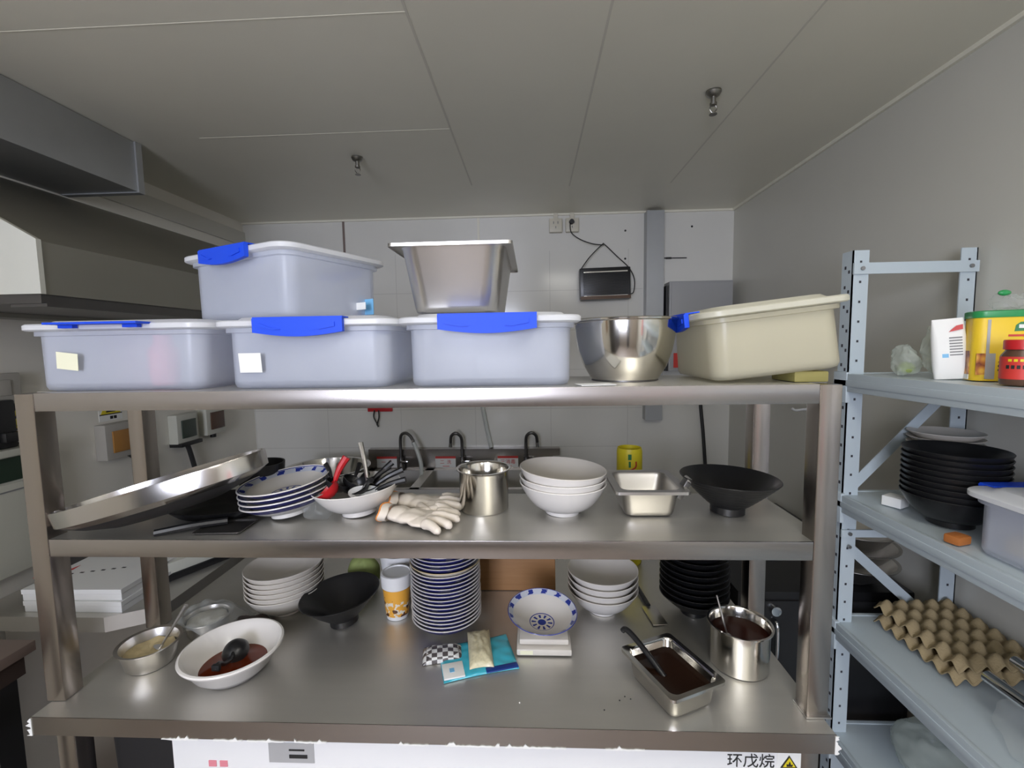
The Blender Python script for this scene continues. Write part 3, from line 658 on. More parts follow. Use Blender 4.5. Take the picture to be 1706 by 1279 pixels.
# ================================================================== PLASTIC STORAGE BOXES
def storage_box(lab, W, D, H, loc, rz=0, body='pp', lid='pplid', latch='blue', rot=None, sides=('front', 'back'), open_latch=False, lw=.16):
    t = thing('storage_box', lab, 'storage box', loc, rot or (0, 0, rz), 'plastic storage boxes with lids')
    rw, rd = W - .012, D - .012; bw, bd = W * .875, D * .86; zr = H - .030; th = .0022
    b = nb()
    rings = [rring(bw - .024, bd - .024, .02, 0), rring(bw - .006, bd - .006, .028, .003), rring(bw, bd, .03, .010), rring(rw - .026, rd - .026, .034, zr), rring(rw - .012, rd - .012, .036, zr + .001), rring(rw - .012, rd - .012, .036, zr + .009),
             rring(rw - .034, rd - .034, .032, zr + .009), rring(bw - 2 * th, bd - 2 * th, .028, .014), rring(bw - .03, bd - .03, .02, .005)]
    loft(b, rings, True, True); obj('tub', b, body, t, 50)
    b = nb()
    rings = [rring(W - .008, D - .008, .036, zr + .0105), rring(W, D, .040, zr + .0125), rring(W, D, .040, zr + .0205), rring(W - .006, D - .006, .038, zr + .0230), rring(W - .052, D - .052, .03, zr + .0235), rring(W - .066, D - .066, .03, H - .0005), rring(W - .076, D - .076, .03, H)]
    loft(b, rings, True, True); obj('lid', b, lid, t, 50)
    for sd in sides:
        ln = lw if sd in ('front', 'back') else min(lw, D * .55)
        b = nb(); n = 16
        top = [(-ln / 2 + ln * i / n, .024) for i in range(n + 1)]
        bot = [(-ln / 2 + ln * i / n, -.001 - .008 * math.sin(PI * i / n)) for i in range(n + 1)]
        off = {'front': D / 2, 'back': D / 2, 'left': W / 2, 'right': W / 2}[sd]
        if not open_latch:
            prism(b, top + bot[::-1], -off - .010, -off - .001); box(b, -ln / 2, ln / 2, -off - .008, -off + .02, .024, .0265)
            for s in (-1, 1): prism(b, [(s * ln * .42, .016), (s * ln * .30, .008), (s * ln * .18, .004), (s * ln * .25, .003), (s * ln * .42, .008)][::s], -off - .012, -off - .010)
        else:
            box(b, -ln / 2, ln / 2, -off - .030, -off + .012, .019, .023, .001); box(b, -ln * .44, -ln * .28, -off - .012, -off - .002, .013, .019); box(b, ln * .26, ln * .42, -off - .012, -off - .002, .013, .019)
        ang = {'front': 0, 'right': PI / 2, 'back': PI, 'left': -PI / 2}[sd]
        obj('latch', b, latch, t, 40, loc=(0, 0, zr + .0005), rot=(0, 0, ang))
    return t
def label_on(t, name, x, z, w_, h, m, y, rz=0):   # lies on the slightly tapered wall
    b = nb(); box(b, -w_ / 2, w_ / 2, -.0008, 0, -h / 2, h / 2); return obj(name, b, m, t, 0, loc=(x, y, z), rot=(.08, rz, 0))
zt = S + .0005
B1 = storage_box('clear lidded box at left end of top shelf, blue latch raised, yellow note', .372, .262, .135, (.180, .140, zt), open_latch=True, sides=('front',), lw=.175)
label_on(B1, 'yellow_note', -.085, .058, .042, .032, 'ylabel', -.1238, .12); 
B2 = storage_box('clear lidded box with blue latch, second from left on top shelf', .350, .258, .135, (.548, .138, zt + .0), lw=.165)
label_on(B2, 'white_sticker', -.100, .050, .042, .036, 'label', -.1216)
B3 = storage_box('clear blue-latched box on the top shelf directly under the steel pan', .338, .262, .135, (.889, .138, zt), lw=.175)
B4 = storage_box('clear blue-latched box turned cornerwise on top of the two left boxes', .355, .290, .150, (.405, .250, zt + .1365), -.43, lw=.155)
label_on(B4, 'barcode_sticker', .163, .032, .036, .042, 'blabel', .078, PI / 2); label_on(B4, 'barcode', .163, .032, .016, .046, 'label', .052, PI / 2)
b = nb(); lathe(b, [(0, 0), (.022, 0), (.026, .02), (.026, .07), (.016, .085), (.016, .1), (0, .1)], 24); tag(obj('pink_shaker', b, 'pink', loc=(.222, .09, zt + .006)), 'pink container showing through wall of the leftmost clear box', 'container')
YB_ = storage_box('yellowed milky plastic box, tilted up at right end of top shelf', .262, .270, .134, (1.408, .138, zt + .0145), rot=(0, -.11, 0), body='ppy', lid='ppylid', sides=('left',), lw=.12)
b = nb(); box(b, -.03, .03, -.04, .04, 0, .020, .004); tag(obj('olive_pad', b, 'olive', loc=(1.465, .07, zt)), 'small olive pad wedged under the right end of yellowed box', 'pad')
# paper scrap under the bowl
b = nb(); box(b, -.035, .03, -.02, .02, 0, .0012); tag(obj('paper_slip', b, 'paper', smooth=0, loc=(1.085, .035, S + .0008), rot=(0, 0, .2)), 'white paper slip on the top shelf beside the steel bowl', 'paper')

def gn_pan(name, lab, W, D, H, loc, rot=(0, 0, 0), m='satin', mi='satin', rim=.014, taper=.90, r=.028):
    t = thing(name, lab, 'pan', loc, rot)
    b = nb(); w0, d0 = W - 2 * rim, D - 2 * rim; th = .0012
    rings = [rring(w0 * taper - .03, d0 * taper - .03, r * .6, 0), rring(w0 * taper - .006, d0 * taper - .006, r * .9, .005), rring(w0 * taper, d0 * taper, r, .014), rring(w0 - .002, d0 - .002, r, H - .006), rring(w0 + .004, d0 + .004, r, H - .0025)]
    inn = [rring(w0 + .002, d0 + .002, r, H - .001), rring(w0 - .004, d0 - .004, r, H - .006), rring(w0 * taper - 2 * th, d0 * taper - 2 * th, r, .014), rring(w0 * taper - .03, d0 * taper - .03, r * .6, .0015)]
    loft(b, rings + inn, True, True); obj('pan_body', b, m, t, 50)
    b = nb(); loft(b, [rring(w0, d0, r * .98, H - .003), rring(W, D, .008, H - .003), rring(W + .001, D + .001, .008, H - .006), rring(W + .0025, D + .0025, .009, H - .006), rring(W + .0025, D + .0025, .009, H), rring(w0, d0, r * .98, H)], False, False)
    obj('rim', b, m, t, 50); return t
gn_pan('deep_steel_pan', 'deep stainless pan standing on lid of the third clear box', .222, .325, .124, (.823, .180, zt + .1355), (0, 0, 0), m='satin', taper=.84, r=.035)
# big steel bowl
t = thing('steel_bowl', 'round polished steel bowl on the top shelf beside yellowed box', 'bowl', (1.158, .150, zt))
b = nb(); pr_ = [(.064, 0), (.068, .004), (.083, .028), (.094, .060), (.0995, .09), (.1015, .118), (.106, .120), (.1065, .123), (.1045, .1245), (.1005, .122), (.0985, .09), (.093, .060), (.082, .030), (.066, .007), (0, .005)]
lathe(b, [(0, .003), (.06, .003)] + pr_, 72); obj('bowl_body', b, 'polished', t)
b = nb(); lathe(b, [(.060, 0), (.067, 0), (.067, .004), (.060, .004), (.060, 0)], 64); obj('base_ring', b, 'darksteel', t)

# ================================================================== MIDDLE SHELF
LASTT = [None]
def bowl_prof(r, h, fr, fh, th=.003, curve=1.6, rimw=0):
    out = [(0, fh * .6), (fr * .86, fh * .6), (fr * .90, 0), (fr, 0), (fr, fh)]
    n = 9
    for i in range(1, n + 1):
        u = i / n; out.append((fr + (r - fr) * u, fh + (h - fh) * u ** curve))
    inn = []
    for i in range(n, -1, -1):
        u = i / n; inn.append((max(fr * .9 + (r - fr * .9) * u - th, .002), fh + th + (h - fh - th) * u ** curve - (0 if i < n else 0)))
    out.append((r - th * .4, h + .0012)); inn[0] = (r - th, h)
    return out + inn + [(0, fh + th)]
def bowl(name, lab, r, h, fr, fh, m, loc, rot=(0, 0, 0), th=.003, curve=1.6, group=None, outm=None, ridges=False, cat='bowl'):
    t = thing(name, lab, cat, loc, rot, group); LASTT[0] = t
    prof = bowl_prof(r, h, fr, fh, th, curve); b = nb()
    if ridges:
        q = []
        for i, (a, z) in enumerate(prof):
            q.append((a, z))
            if 4 <= i < 13:
                a2, z2 = prof[i + 1]; q += [(a + (a2 - a) * .33 + .0007, z + (z2 - z) * .33), (a + (a2 - a) * .66 - .0003, z + (z2 - z) * .66)]
        prof = q
    if outm:
        k = 5 + 9; mi = [1 if i < k - 1 else 0 for i in range(len(prof) - 1)]
        lathe(b, prof, 64, mi=mi); obj('bowl_body', b, [m, outm], t)
    else: lathe(b, prof, 64); obj('bowl_body', b, m, t)
    return t
zm = Mz + .0005
# large tilted steel pan; black base stands in for dark reflections underneath
t = thing('large_steel_tray', 'large round steel tray tilted on the black wok at left', 'tray', (.246, .040, zm + .066), (0.0, -.272, 0))
b = nb(); R_ = .211
sy_ = .52
lathe(b, [(0, .004), (R_ - .03, .004), (R_ - .006, .012), (R_ - .004, .040), (R_, .040), (R_ + .001, .036), (R_ - .001, .010), (R_ - .022, .0), (0, .0)], 96, sx=1, sy=sy_); obj('tray_body', b, 'traysteel', t)
b = nb(); lathe(b, [(0, -.022), (R_ - .10, -.022), (R_ - .05, -.010), (R_ - .024, -.0002), (0, -.0002)], 64, sy=sy_); obj('dark_reflection_base', b, 'blackmat', t)
t = thing('black_wok', 'black wok lying under the tilted steel tray', 'wok', (.285, .140, zm))
b = nb(); lathe(b, [(0, 0), (.06, 0), (.09, .008), (.118, .026), (.121, .026), (.094, .006), (.06, .003), (0, .003)], 64, sy=.70); obj('wok_body', b, 'blackm', t)
b = nb(); tube(b, smooth_pts([(.06, -.07, .010), (.01, -.10, .012), (-.045, -.128, .008)]), .007, 8); obj('handle', b, 'blackp', t)
b = nb(); lathe(b, [(0, 0), (.03, 0), (.045, .03), (.050, .095), (.047, .095), (.040, .03), (0, .004)], 40); tag(obj('black_cup', b, 'blackm', loc=(.338, .205, zm)), 'black beaker propping up the steel tray behind the wok', 'beaker')
b = nb(); loft(b, [rring(.085, .062, .004, 0), rring(.092, .070, .005, .004), rring(.092, .070, .005, .0055), rring(.086, .064, .004, .0022)], True, True); tag(obj('dark_plate', b, 'darksteel', loc=(.352, .055, zm), rot=(0, 0, .05)), 'flat dark rectangular tray in front of the patterned plates', 'tray')
# patterned plates
for i in range(4):
    bowl('patterned_plate', 'blue and white patterned plate on the middle shelf, %s of four' % from_top(3 - i, 4), .090, .036, .036, .008, 'bluein', (.445 - .006 * 0 - i * .0010, .125, zm + .006 + i * .0125), (-.0, -.12, 0.2 * i), th=.0025, curve=1.5, group='patterned plates on the middle shelf', outm='navyout2', cat='plate')
    b = nb(); lathe(b, [(.0875, .0362), (.0895, .0352), (.0907, .0362), (.0905, .0375), (.0885, .0380), (.0875, .0362)], 64); obj('rim', b, 'white', LASTT[0])
# bowl full of ladles
LB = bowl('white_bowl', 'white bowl full of ladles and spoons on the middle shelf', .092, .060, .036, .011, 'white', (.590, .142, zm + .0025), (.02, -.07, 0), th=.003, curve=2.0)
def ladle(lab, m, loc, rot, rr=.024, L=.10, flat=False, cat='ladle', hm=None, name='ladle', grp='utensils in the white bowl', bend=.35, hr=1.0):
    t = thing(name, lab, cat, loc, rot, grp)
    b = nb()
    if flat: lathe(b, [(0, 0), (rr * .7, .001), (rr, .006), (rr, .008), (rr * .7, .003), (0, .002)], 32, sx=1.25)
    else: lathe(b, [(0, 0), (rr * .55, .003), (rr * .9, .012), (rr, .022), (rr * .95, .022), (rr * .84, .012), (rr * .5, .005), (0, .002)], 32)
    obj('scoop', b, m, t)
    b = nb(); z0 = .006 if flat else .020
    pts = smooth_pts([(rr * .92, 0, z0), (rr + L * .12, 0, z0 + L * bend * .5), (rr + L * .5, 0, z0 + L * bend * 1.3), (rr + L, 0, z0 + L * bend * 1.9)], 5)
    tube(b, pts, [(.0028 + .0032 * (i / len(pts))) * hr for i in range(len(pts))], 8); obj('handle', b, hm or m, t); return t
ladle('black ladle hooked over the left rim of the white bowl', 'blackp', (.545, .125, zm + .052), (.3, -.25, 2.6), .026, .03)
ladle('red serving spoon standing in the white bowl', 'red', (.556, .098, zm + .052), (-.1, -.75, .45), .025, .048, bend=.2, hr=1.45)
ladle('steel-handled spoon upright in the middle of the white bowl', 'satin', (.60, .15, zm + .04), (.1, -1.05, 2.4), .018, .085, bend=.12)
ladle('round pale strainer lying in the right of the white bowl', 'whiteplastic', (.612, .115, zm + .048), (.25, .05, .5), .026, .02, True)
for i, (x, y, z, ry, rz, L) in enumerate(((.572, .155, .048, -.12, 1.3, .03), (.592, .165, .048, -.30, .6, .045), (.605, .145, .048, -.18, .35, .060), (.612, .125, .046, -.05, .10, .062), (.600, .175, .048, -.45, .5, .045))):
    ladle(['short black spoon behind the red spoon', 'black spoon with raised handle behind the steel spoon', 'black spoon pointing over the right rim, upper of the two', 'black spoon lying lowest over the right rim', 'black spoon at the back right of the white bowl'][i], 'blackp', (x, y, zm + z), (.05, ry, rz), .024, L, True, 'spoon', name='black_spoon', bend=.16, hr=1.3)
for lx, ly, lz, rz, lab in EXTRA: ladle(lab, 'blackp', (lx, ly, zm + lz), (.5, -.1, rz), .026, .03)
# plastic bag scraps between plates and bowl
b = nb(); sphere(b, (0, 0, .02), (.035, .028, .022), 32, 18); wobble(b, .014, 45, 3, minz=.001); tag(obj('plastic_bag', b, 'film', loc=(.515, .115, zm)), 'crumpled clear bag between patterned plates and white bowl', 'bag')
# steel pot
t = thing('steel_pot', 'small straight-sided steel pot in the middle of middle shelf', 'pot', (.858, .172, zm))
b = nb(); lathe(b, [(0, 0), (.051, 0), (.0535, .003), (.0535, .084), (.056, .088), (.0595, .0895), (.0595, .091), (.055, .0905), (.052, .086), (.052, .004), (0, .003)], 72); obj('pot_body', b, 'polished', t)
# white bowls stack
for i in range(3):
    bowl('white_noodle_bowl', 'large white bowl, %s of three on the middle shelf' % ['bottom one', 'middle one', 'topmost and slightly tilted'][i], .092, .066, .036, .010, 'white' if i < 2 else 'offwhite', (1.028 - .002 * (i == 2), .150, zm + [0, .013, .029][i]), (0, .02 if i < 2 else .06, 0), th=.003, curve=2.2, group='white bowls stacked on the middle shelf', outm='white')
gn_pan('shallow_steel_pan', 'square stainless pan with flat rim on the middle shelf', .146, .160, .062, (1.204, .168, zm), (0, 0, 0), m='satin', taper=.88, r=.018)

# black ridged bowl
bowl('black_bowl', 'black ridged noodle bowl at the right of the middle shelf', .098, .074, .034, .014, 'blackm', (1.374, .150, zm + .0005), (0, .03, 0), th=.003, curve=1.12, ridges=True)
t = thing('clip', 'small grey clip hanging on left edge of the black ridged bowl', 'clip', (1.279, .135, zm + .060), (0, .5, 0))
b = nb(); box(b, -.006, .006, -.012, .012, -.028, .016, .003); obj('clip_body', b, 'darksteel', t)
b = nb(); tube(b, [(0, -.012, .016), (0, .012, .016)], .005, 10); obj('clip_pin', b, 'satin', t)
# rubber gloves
def glove(lab, loc, rz, mirror=1, curl=0.0):
    t = thing('rubber_glove', lab, 'glove', loc, (0, 0, rz), 'latex gloves on the middle shelf')
    b = nb()
    sphere(b, (.045, 0, .012), (.038, .040, .009), 20, 12); sphere(b, (.015, 0, .015), (.034, .032, .012), 20, 12); sphere(b, (-.012, .002, .016), (.026, .028, .015), 20, 12)
    for y, L, a in ((.030, .040, .35), (.011, .048, .10), (-.010, .046, -.16), (-.030, .038, -.45)):
        pts = [(.060 + L * u * math.cos(a), mirror * (y + L * u * math.sin(a)), .013 + .004 * math.sin(PI * u) - .004 * u) for u in (0, .25, .5, .75, 1.0)]
        tube(b, smooth_pts(pts, 3), [.0108 - .0022 * k / 12 for k in range(13)], 10, flat=1); e = pts[-1]; sphere(b, e, (.007, .007, .007), 10, 8)
    pts = [(.02, mirror * .022, .013), (.035, mirror * .042, .014), (.052, mirror * .056, .012)]
    tube(b, smooth_pts(pts, 4), .0095, 10); sphere(b, pts[-1], (.0085, .0085, .008), 10, 8)
    o = obj('glove_body', b, 'latex', t)
    md = o.modifiers.new('r', 'REMESH'); md.mode = 'VOXEL'; md.voxel_size = .0016
    sm = o.modifiers.new('s', 'SMOOTH'); sm.iterations = 4; bake(o)
    for v in o.data.vertices:
        n = noise.noise(v.co * 60); v.co += Vector((0, 0, n * .0022)); v.co.z = max(v.co.z, .0008)
    b = nb(); n = 28; prof = [(.016, .019), (.020, .022), (.0205, .0215)]
    rg = []
    for k, (x, sc_) in enumerate(((-.030, 1.0), (-.040, 1.02), (-.048, 1.08))):
        rg.append([(x + .003 * math.sin(3 * a_), .003 + .027 * sc_ * math.cos(a_), .0165 + .0155 * sc_ * math.sin(a_)) for a_ in [2 * PI * i / n for i in range(n)]])
    rg += [[(x + .0004, .003 + (y - .003) * .93, .0165 + (z - .0165) * .9) for x, y, z in r] for r in rg[::-1]]
    loft(b, rg, False, False); obj('cuff', b, 'latex', t)
    b = nb(); tube(b, [(-.048 + .003 * math.sin(3 * a_), .003 + .0285 * math.cos(a_), .0170 + .0165 * math.sin(a_)) for a_ in [2 * PI * i / 30 - .6 for i in range(24)]], .0016, 6); obj('cuff_edge', b, 'latexcuff', t)
glove('cream latex glove nearest the shelf edge with an orange cuff rim', (.704, .088, zm), -.22)
glove('cream latex glove lying behind the front one, beside the steel pot', (.700, .170, zm), -.05, -1)

# ================================================================== ON THE WORK TABLE
zb = T + .0008
t = thing('prep_bowl', 'small steel bowl of creamy food with a spoon at table left', 'bowl', (.118, .112, zb))
def steel_small(t, r=.058, h=.050, fr=.040):
    b = nb(); lathe(b, [(0, 0), (fr, 0), (fr + .006, .006), (r - .006, h * .7), (r - .003, h - .004), (r + .003, h - .001), (r + .003, h + .0005), (r - .004, h - .001), (r - .0075, h * .7), (fr + .004, .008), (0, .0025)], 64); obj('bowl_body', b, 'satin', t)
steel_small(t)
b = nb(); lathe(b, [(0, .026), (.02, .031), (.035, .027), (.048, .030), (.0475, .020), (0, .012)], 48); wobble(b, .0035, 70, 5); obj('food', b, 'food', t)
tag(t, t['label'], 'bowl')
t = thing('metal_spoon', 'thin steel spoon standing in the creamy food', 'spoon', (.135, .118, zb + .030), (.1, .55, .55))
b = nb(); lathe(b, [(0, -.002), (.006, -.001), (.010, .002), (0, .002)], 20, sx=1.4); obj('spoon_head', b, 'satin', t)
b = nb(); tube(b, [(0, 0, 0), (0, 0, .05), (0, 0, .105)], [.002, .003, .0042], 8); obj('spoon_handle', b, 'satin', t)
t = thing('rice_bowl', 'small steel bowl of rice under plastic film behind the sauce bowl', 'bowl', (.168, .222, zb))
steel_small(t, .052, .044, .036)
b = nb(); lathe(b, [(0, .042), (.025, .040), (.043, .034), (.043, .028), (0, .02)], 40); wobble(b, .002, 90, 2); obj('rice', b, 'rice', t)
b = nb(); n = 26
vs = [[bm_ for bm_ in ()] for _ in ()]
g = [[b.verts.new((-.075 + .15 * i / n, -.065 + .14 * j / n, 0)) for j in range(n + 1)] for i in range(n + 1)]
for i in range(n):
    for j in range(n): b.faces.new((g[i][j], g[i + 1][j], g[i + 1][j + 1], g[i][j + 1]))
for row in g:
    for v in row:
        d = math.hypot(v.co.x, v.co.y); v.co.z = (.052 if d < .055 else .052 - (d - .055) * 1.1) + noise.noise(Vector((v.co.x * 45, v.co.y * 45, 1.3))) * .010; v.co.z = max(v.co.z, .004)
obj_f = obj('plastic_film', b, 'film', t, 180); bake(obj_f, ('SOLIDIFY', dict(thickness=.0004)))
# steel lid leaning behind
b = nb(); tube(b, [(.195, .345, zb + .035), (.30, .245, zb + .010)], .005, 10); tag(obj('steel_rod', b, 'satin'), 'steel handle bar lying behind the rice bowl', 'utensil')
b = nb(); sphere(b, (0, 0, .014), (.05, .03, .014), 28, 16); wobble(b, .012, 38, 9, minz=.0008); tag(obj('dark_cloth', b, 'dark', loc=(.265, .235, zb)), 'crumpled dark rag between rice bowl and stacked white bowls', 'cloth')
# sauce bowl (white, wide)
t = thing('sauce_bowl', 'wide white bowl with red-brown sauce at front left of table', 'bowl', (.322, .090, zb), (0, 0, 0))
b = nb(); lathe(b, [(0, 0), (.050, 0), (.055, .002), (.074, .020), (.088, .044), (.097, .052), (.099, .056), (.098, .059), (.094, .060), (.086, .054), (.070, .024), (.052, .008), (0, .006)], 80); obj('bowl_body', b, 'white', t)
b = nb(); lathe(b, [(0, .0185), (.0655, .0185), (.060, .0145), (0, .010)], 60); o = obj('sauce', b, 'soy', t)
t = thing('ladle', 'black ladle resting in the red-brown sauce, handle over front rim', 'ladle', (.312, .112, zb + .030), (0, 0, 0))
b = nb(); lathe(b, [(0, .020), (.012, .018), (.022, .011), (.0265, 0), (.0255, 0), (.021, .009), (.011, .016), (0, .018)], 32); obj('scoop', b, 'blackp', t, rot=(.55, .25, 0))
b = nb(); tube(b, smooth_pts([(.004, -.012, .008), (.010, -.030, .004), (.016, -.058, .014), (.020, -.080, .030), (.021, -.090, .024)]), .0045, 10); obj('handle', b, 'blackp', t)
b = nb(); obox(b, (.021, -.088, .028), (.016, .008, .012), bev=.002); obj('hook_end', b, 'blackp', t)
# stack of white bowls
for i in range(6):
    bowl('white_noodle_bowl', 'plain white bowl, %s of the left stack on the table' % from_top(5 - i, 6), .096, .064, .038, .010, 'offwhite', (.312, .322, zb + i * .0125), (0, -.03, 0), th=.003, curve=2.1, group='white bowls stacked at table left', outm='offwhite')
bowl('black_bowl', 'black glossy noodle bowl standing alone on the table', .096, .076, .034, .014, 'blackm', (.488, .268, zb + .003), (.04, -.09, 0), th=.003, curve=1.1)
# cups
t = thing('paper_cup', 'white-lidded cup with orange printed wrap beside the blue-banded stack', 'cup', (.614, .300, zb))
b = nb(); lathe(b, [(0, 0), (.027, 0), (.0275, .008), (.034, .082), (0, .082)], 48, mi=0); obj('cup_body', b, 'whiteplastic', t)
b = nb(); lathe(b, [(.0285, .010), (.0292, .010), (.0350, .080), (.0342, .080)], 48); obj('printed_wrap', b, 'cupwrap', t)
b = nb(); lathe(b, [(.0345, .082), (.0375, .083), (.039, .110), (.0385, .116), (.034, .117), (.033, .114), (0, .114)], 48); obj('cup_lid', b, 'whiteplastic', t)
t = thing('sauce_tub', 'white tub with brown sauce on its rim behind the printed cup', 'tub', (.592, .405, zb))
b = nb(); lathe(b, [(0, 0), (.040, 0), (.054, .120), (.058, .122), (.058, .126), (.053, .125), (.050, .118), (.039, .004), (0, .004)], 48); obj('tub_body', b, 'whiteplastic', t)
b = nb(); lathe(b, [(0, .096), (.0475, .098), (.047, .09), (0, .088)], 40); obj('sauce', b, 'terracotta', t)
b = nb(); sphere(b, (0, 0, .045), (.045, .035, .05), 28, 18); wobble(b, .008, 30, 4, minz=.0008); tag(obj('green_packet', b, 'cloth', loc=(.478, .430, zb)), 'green-striped bundle behind the lone black bowl', 'packet')
# tall stack of navy banded bowls
random.seed(5)
NB = 24
for i in range(NB):
    top_i = NB - 1 - i; odd = (i == 15)
    t = bowl('navy_banded_bowl', ('navy-banded white bowl with a thick cream rim, %s in the tall stack' if odd else 'navy-banded white bowl, %s in the tall stack on the table') % (from_top(top_i, NB)), .0845, .030, .040, .005, 'white', (.748 + random.uniform(-.0008, .0008), .268 + random.uniform(-.0008, .0008), zb + i * .00925), (0, 0, i), th=.0032 if odd else .0022, curve=2.4, group='tall stack of navy-banded bowls', outm='offwhite' if odd else 'navyout')
    b = nb(); rr_ = .0848 + (.0012 if odd else 0); lathe(b, [(rr_ - .0022, .0300), (rr_ - .0005, .0300), (rr_ + .0006, .0303), (rr_ + .0004, .0312 + (.001 if odd else 0)), (rr_ - .0020, .0316), (rr_ - .0022, .0300)], 64)
    obj('rim', b, 'food' if odd else 'white', t)
t = thing('cutting_board', 'wooden cutting board standing on edge behind the tall bowl stack', 'cutting board', (.925, .420, zb), (-.12, 0, -.0))
b = nb(); box(b, -.115, .100, 0, .022, 0, .26, .004); obj('board', b, 'wood', t)
b = nb(); box(b, -.130, -.117, -.002, .024, 0, .26, .002); obj('dark_edge', b, 'blackmat', t)
b = nb(); tube(b, [(.095, .01, .09), (.107, .004, .088)], .003, 8); tube(b, [(.095, .01, .11), (.107, .004, .112)], .003, 8); obj('hanging_wire', b, 'blackp', t)
# kitchen scale with patterned bowl
t = thing('kitchen_scale', 'small white kitchen scale on the table centre', 'scale', (.986, .205, zb))
b = nb(); box(b, -.061, .061, -.056, .062, .002, .017, .004); obj('scale_body', b, 'offwhite', t)
b = nb(); box(b, -.055, .055, -.046, .056, .021, .034, .004); obj('platform', b, 'offwhite', t)
b = nb(); box(b, -.040, .040, -.035, .045, .0165, .0215); obj('load_pillar', b, 'grey', t, 0)
b = nb(); box(b, -.053, -.025, -.0565, -.056, .005, .014); obj('display_panel', b, 'ylabel', t, 0)
bowl('patterned_bowl', 'blue and white patterned bowl resting on the kitchen scale', .080, .042, .030, .008, 'bluein2', (.982, .205, zb + .0355), (.12, 0, .4), th=.0025, curve=1.25, outm='white')
# sachets
def sachet(name, lab, m, w_, d_, h, loc, rz, parts=None, nz=.0015):
    t = thing(name, lab, 'packet', loc, rz if isinstance(rz, tuple) else (0, 0, rz)); b = nb(); n = 22
    def prf(u, v): return h * (max(0, (1 - abs(u) ** 3)) * max(0, (1 - abs(v) ** 3))) ** .6
    up_ = [[None] * (n + 1) for _ in range(n + 1)]; dn = [[None] * (n + 1) for _ in range(n + 1)]
    for i in range(n + 1):
        for j in range(n + 1):
            u, v = -1 + 2 * i / n, -1 + 2 * j / n; hh = prf(u, v); z = noise.noise(Vector((u * 3, v * 3, hash(name) % 7))) * nz
            pin = 1 - .06 * (1 - abs(u) ** 2)
            up_[i][j] = b.verts.new((u * w_ / 2, v * d_ / 2 * pin, .0012 + max(hh + z * 2, 0))); dn[i][j] = b.verts.new((u * w_ / 2, v * d_ / 2 * pin, .0004))
    for i in range(n):
        for j in range(n):
            b.faces.new((up_[i][j], up_[i + 1][j], up_[i + 1][j + 1], up_[i][j + 1])); b.faces.new((dn[i][j], dn[i][j + 1], dn[i + 1][j + 1], dn[i + 1][j]))
    for k_ in range(n):
        b.faces.new((up_[k_][0], dn[k_][0], dn[k_ + 1][0], up_[k_ + 1][0])); b.faces.new((up_[k_][n], up_[k_ + 1][n], dn[k_ + 1][n], dn[k_][n]))
        b.faces.new((up_[0][k_], up_[0][k_ + 1], dn[0][k_ + 1], dn[0][k_])); b.faces.new((up_[n][k_], dn[n][k_], dn[n][k_ + 1], up_[n][k_ + 1]))
    obj('pouch', b, m, t, 80); return t
t = sachet('blue_pouch', 'flat cyan and white plastic pouch in front of the bowl stack', 'cyan', .160, .120, .005, (.838, .145, zb), .30)
b = nb(); box(b, .010, .079, -.058, -.044, .002, .0055, .001); obj('navy_seam', b, 'navy', t)
b = nb(); box(b, -.079, -.035, -.056, -.010, .003, .0068, .001); obj('white_corner', b, 'label', t)
b = nb(); box(b, -.065, -.055, -.040, -.028, .0068, .0074); obj('blue_print', b, 'blabel', t, 0)
sachet('grain_packet', 'beige grain packet lying on top of the cyan pouch', 'grain', .052, .125, .014, (.842, .163, zb + .0075), (.02, .0, .18))
sachet('checkered_packet', 'black and white checkered packet left of the cyan pouch', 'check', .088, .055, .016, (.760, .150, zb), .20)
# white bowls stack right
for i in range(4):
    bowl('white_noodle_bowl', 'plain white bowl, %s of the four stacked right of the scale' % from_top(3 - i, 4), .090, .062, .034, .010, 'offwhite', (1.142, .335, zb + i * .0165), (0, 0, 0), th=.003, curve=2.0, group='four white bowls stacked right of the scale', outm='white')
t = thing('yellow_canister', 'tall yellow canister with red and green print behind the table items', 'canister', (1.265, .600, zb))
b = nb(); lathe(b, [(0, 0), (.036, 0), (.0385, .004), (.0385, .355), (.036, .366), (.034, .366), (.0345, .34), (.034, .02), (0, .02)], 48); obj('canister_body', b, 'signyellow', t)
b = nb(); lathe(b, [(0, .345), (.0343, .345), (.0343, .350), (0, .350)], 40); obj('inner_lid', b, 'brownwin', t)
b = nb(); tube(b, smooth_pts([(.004, -.0392, .288), (-.012, -.0375, .298), (.010, -.0385, .312), (.012, -.038, .330)]), .0022, 6); tube(b, smooth_pts([(-.014, -.0366, .282), (-.016, -.0362, .292)]), .002, 6); obj('red_swirl', b, 'redp', t)
b = nb(); box(b, -.012, -.002, -.0395, -.037, .335, .352); box(b, -.010, -.004, -.0395, -.0375, .312, .330); obj('green_print', b, 'greenprint', t, 0)
# stack of black bowls
for i in range(14):
    bowl('black_bowl', 'dark black bowl, %s of the stack behind the steel container' % from_top(13 - i, 14), .084, .052, .032, .010, 'blackm', (1.372, .330, zb + i * .0155), (0, 0, 0), th=.003, curve=1.25, group='black bowls stacked on the table')
# cleaver and turner lying behind
t = thing('steel_turner', 'steel turner with dark handle lying beside the black bowl stack', 'turner', (1.262, .345, zb + .002), (0, 0, .12))
b = nb(); box(b, -.018, .018, -.08, .0, 0, .002, .0005); obj('blade', b, 'satin', t)
b = nb(); tube(b, [(0, 0, .003), (-.0, .12, .010)], .006, 8); obj('handle', b, 'blackp', t)
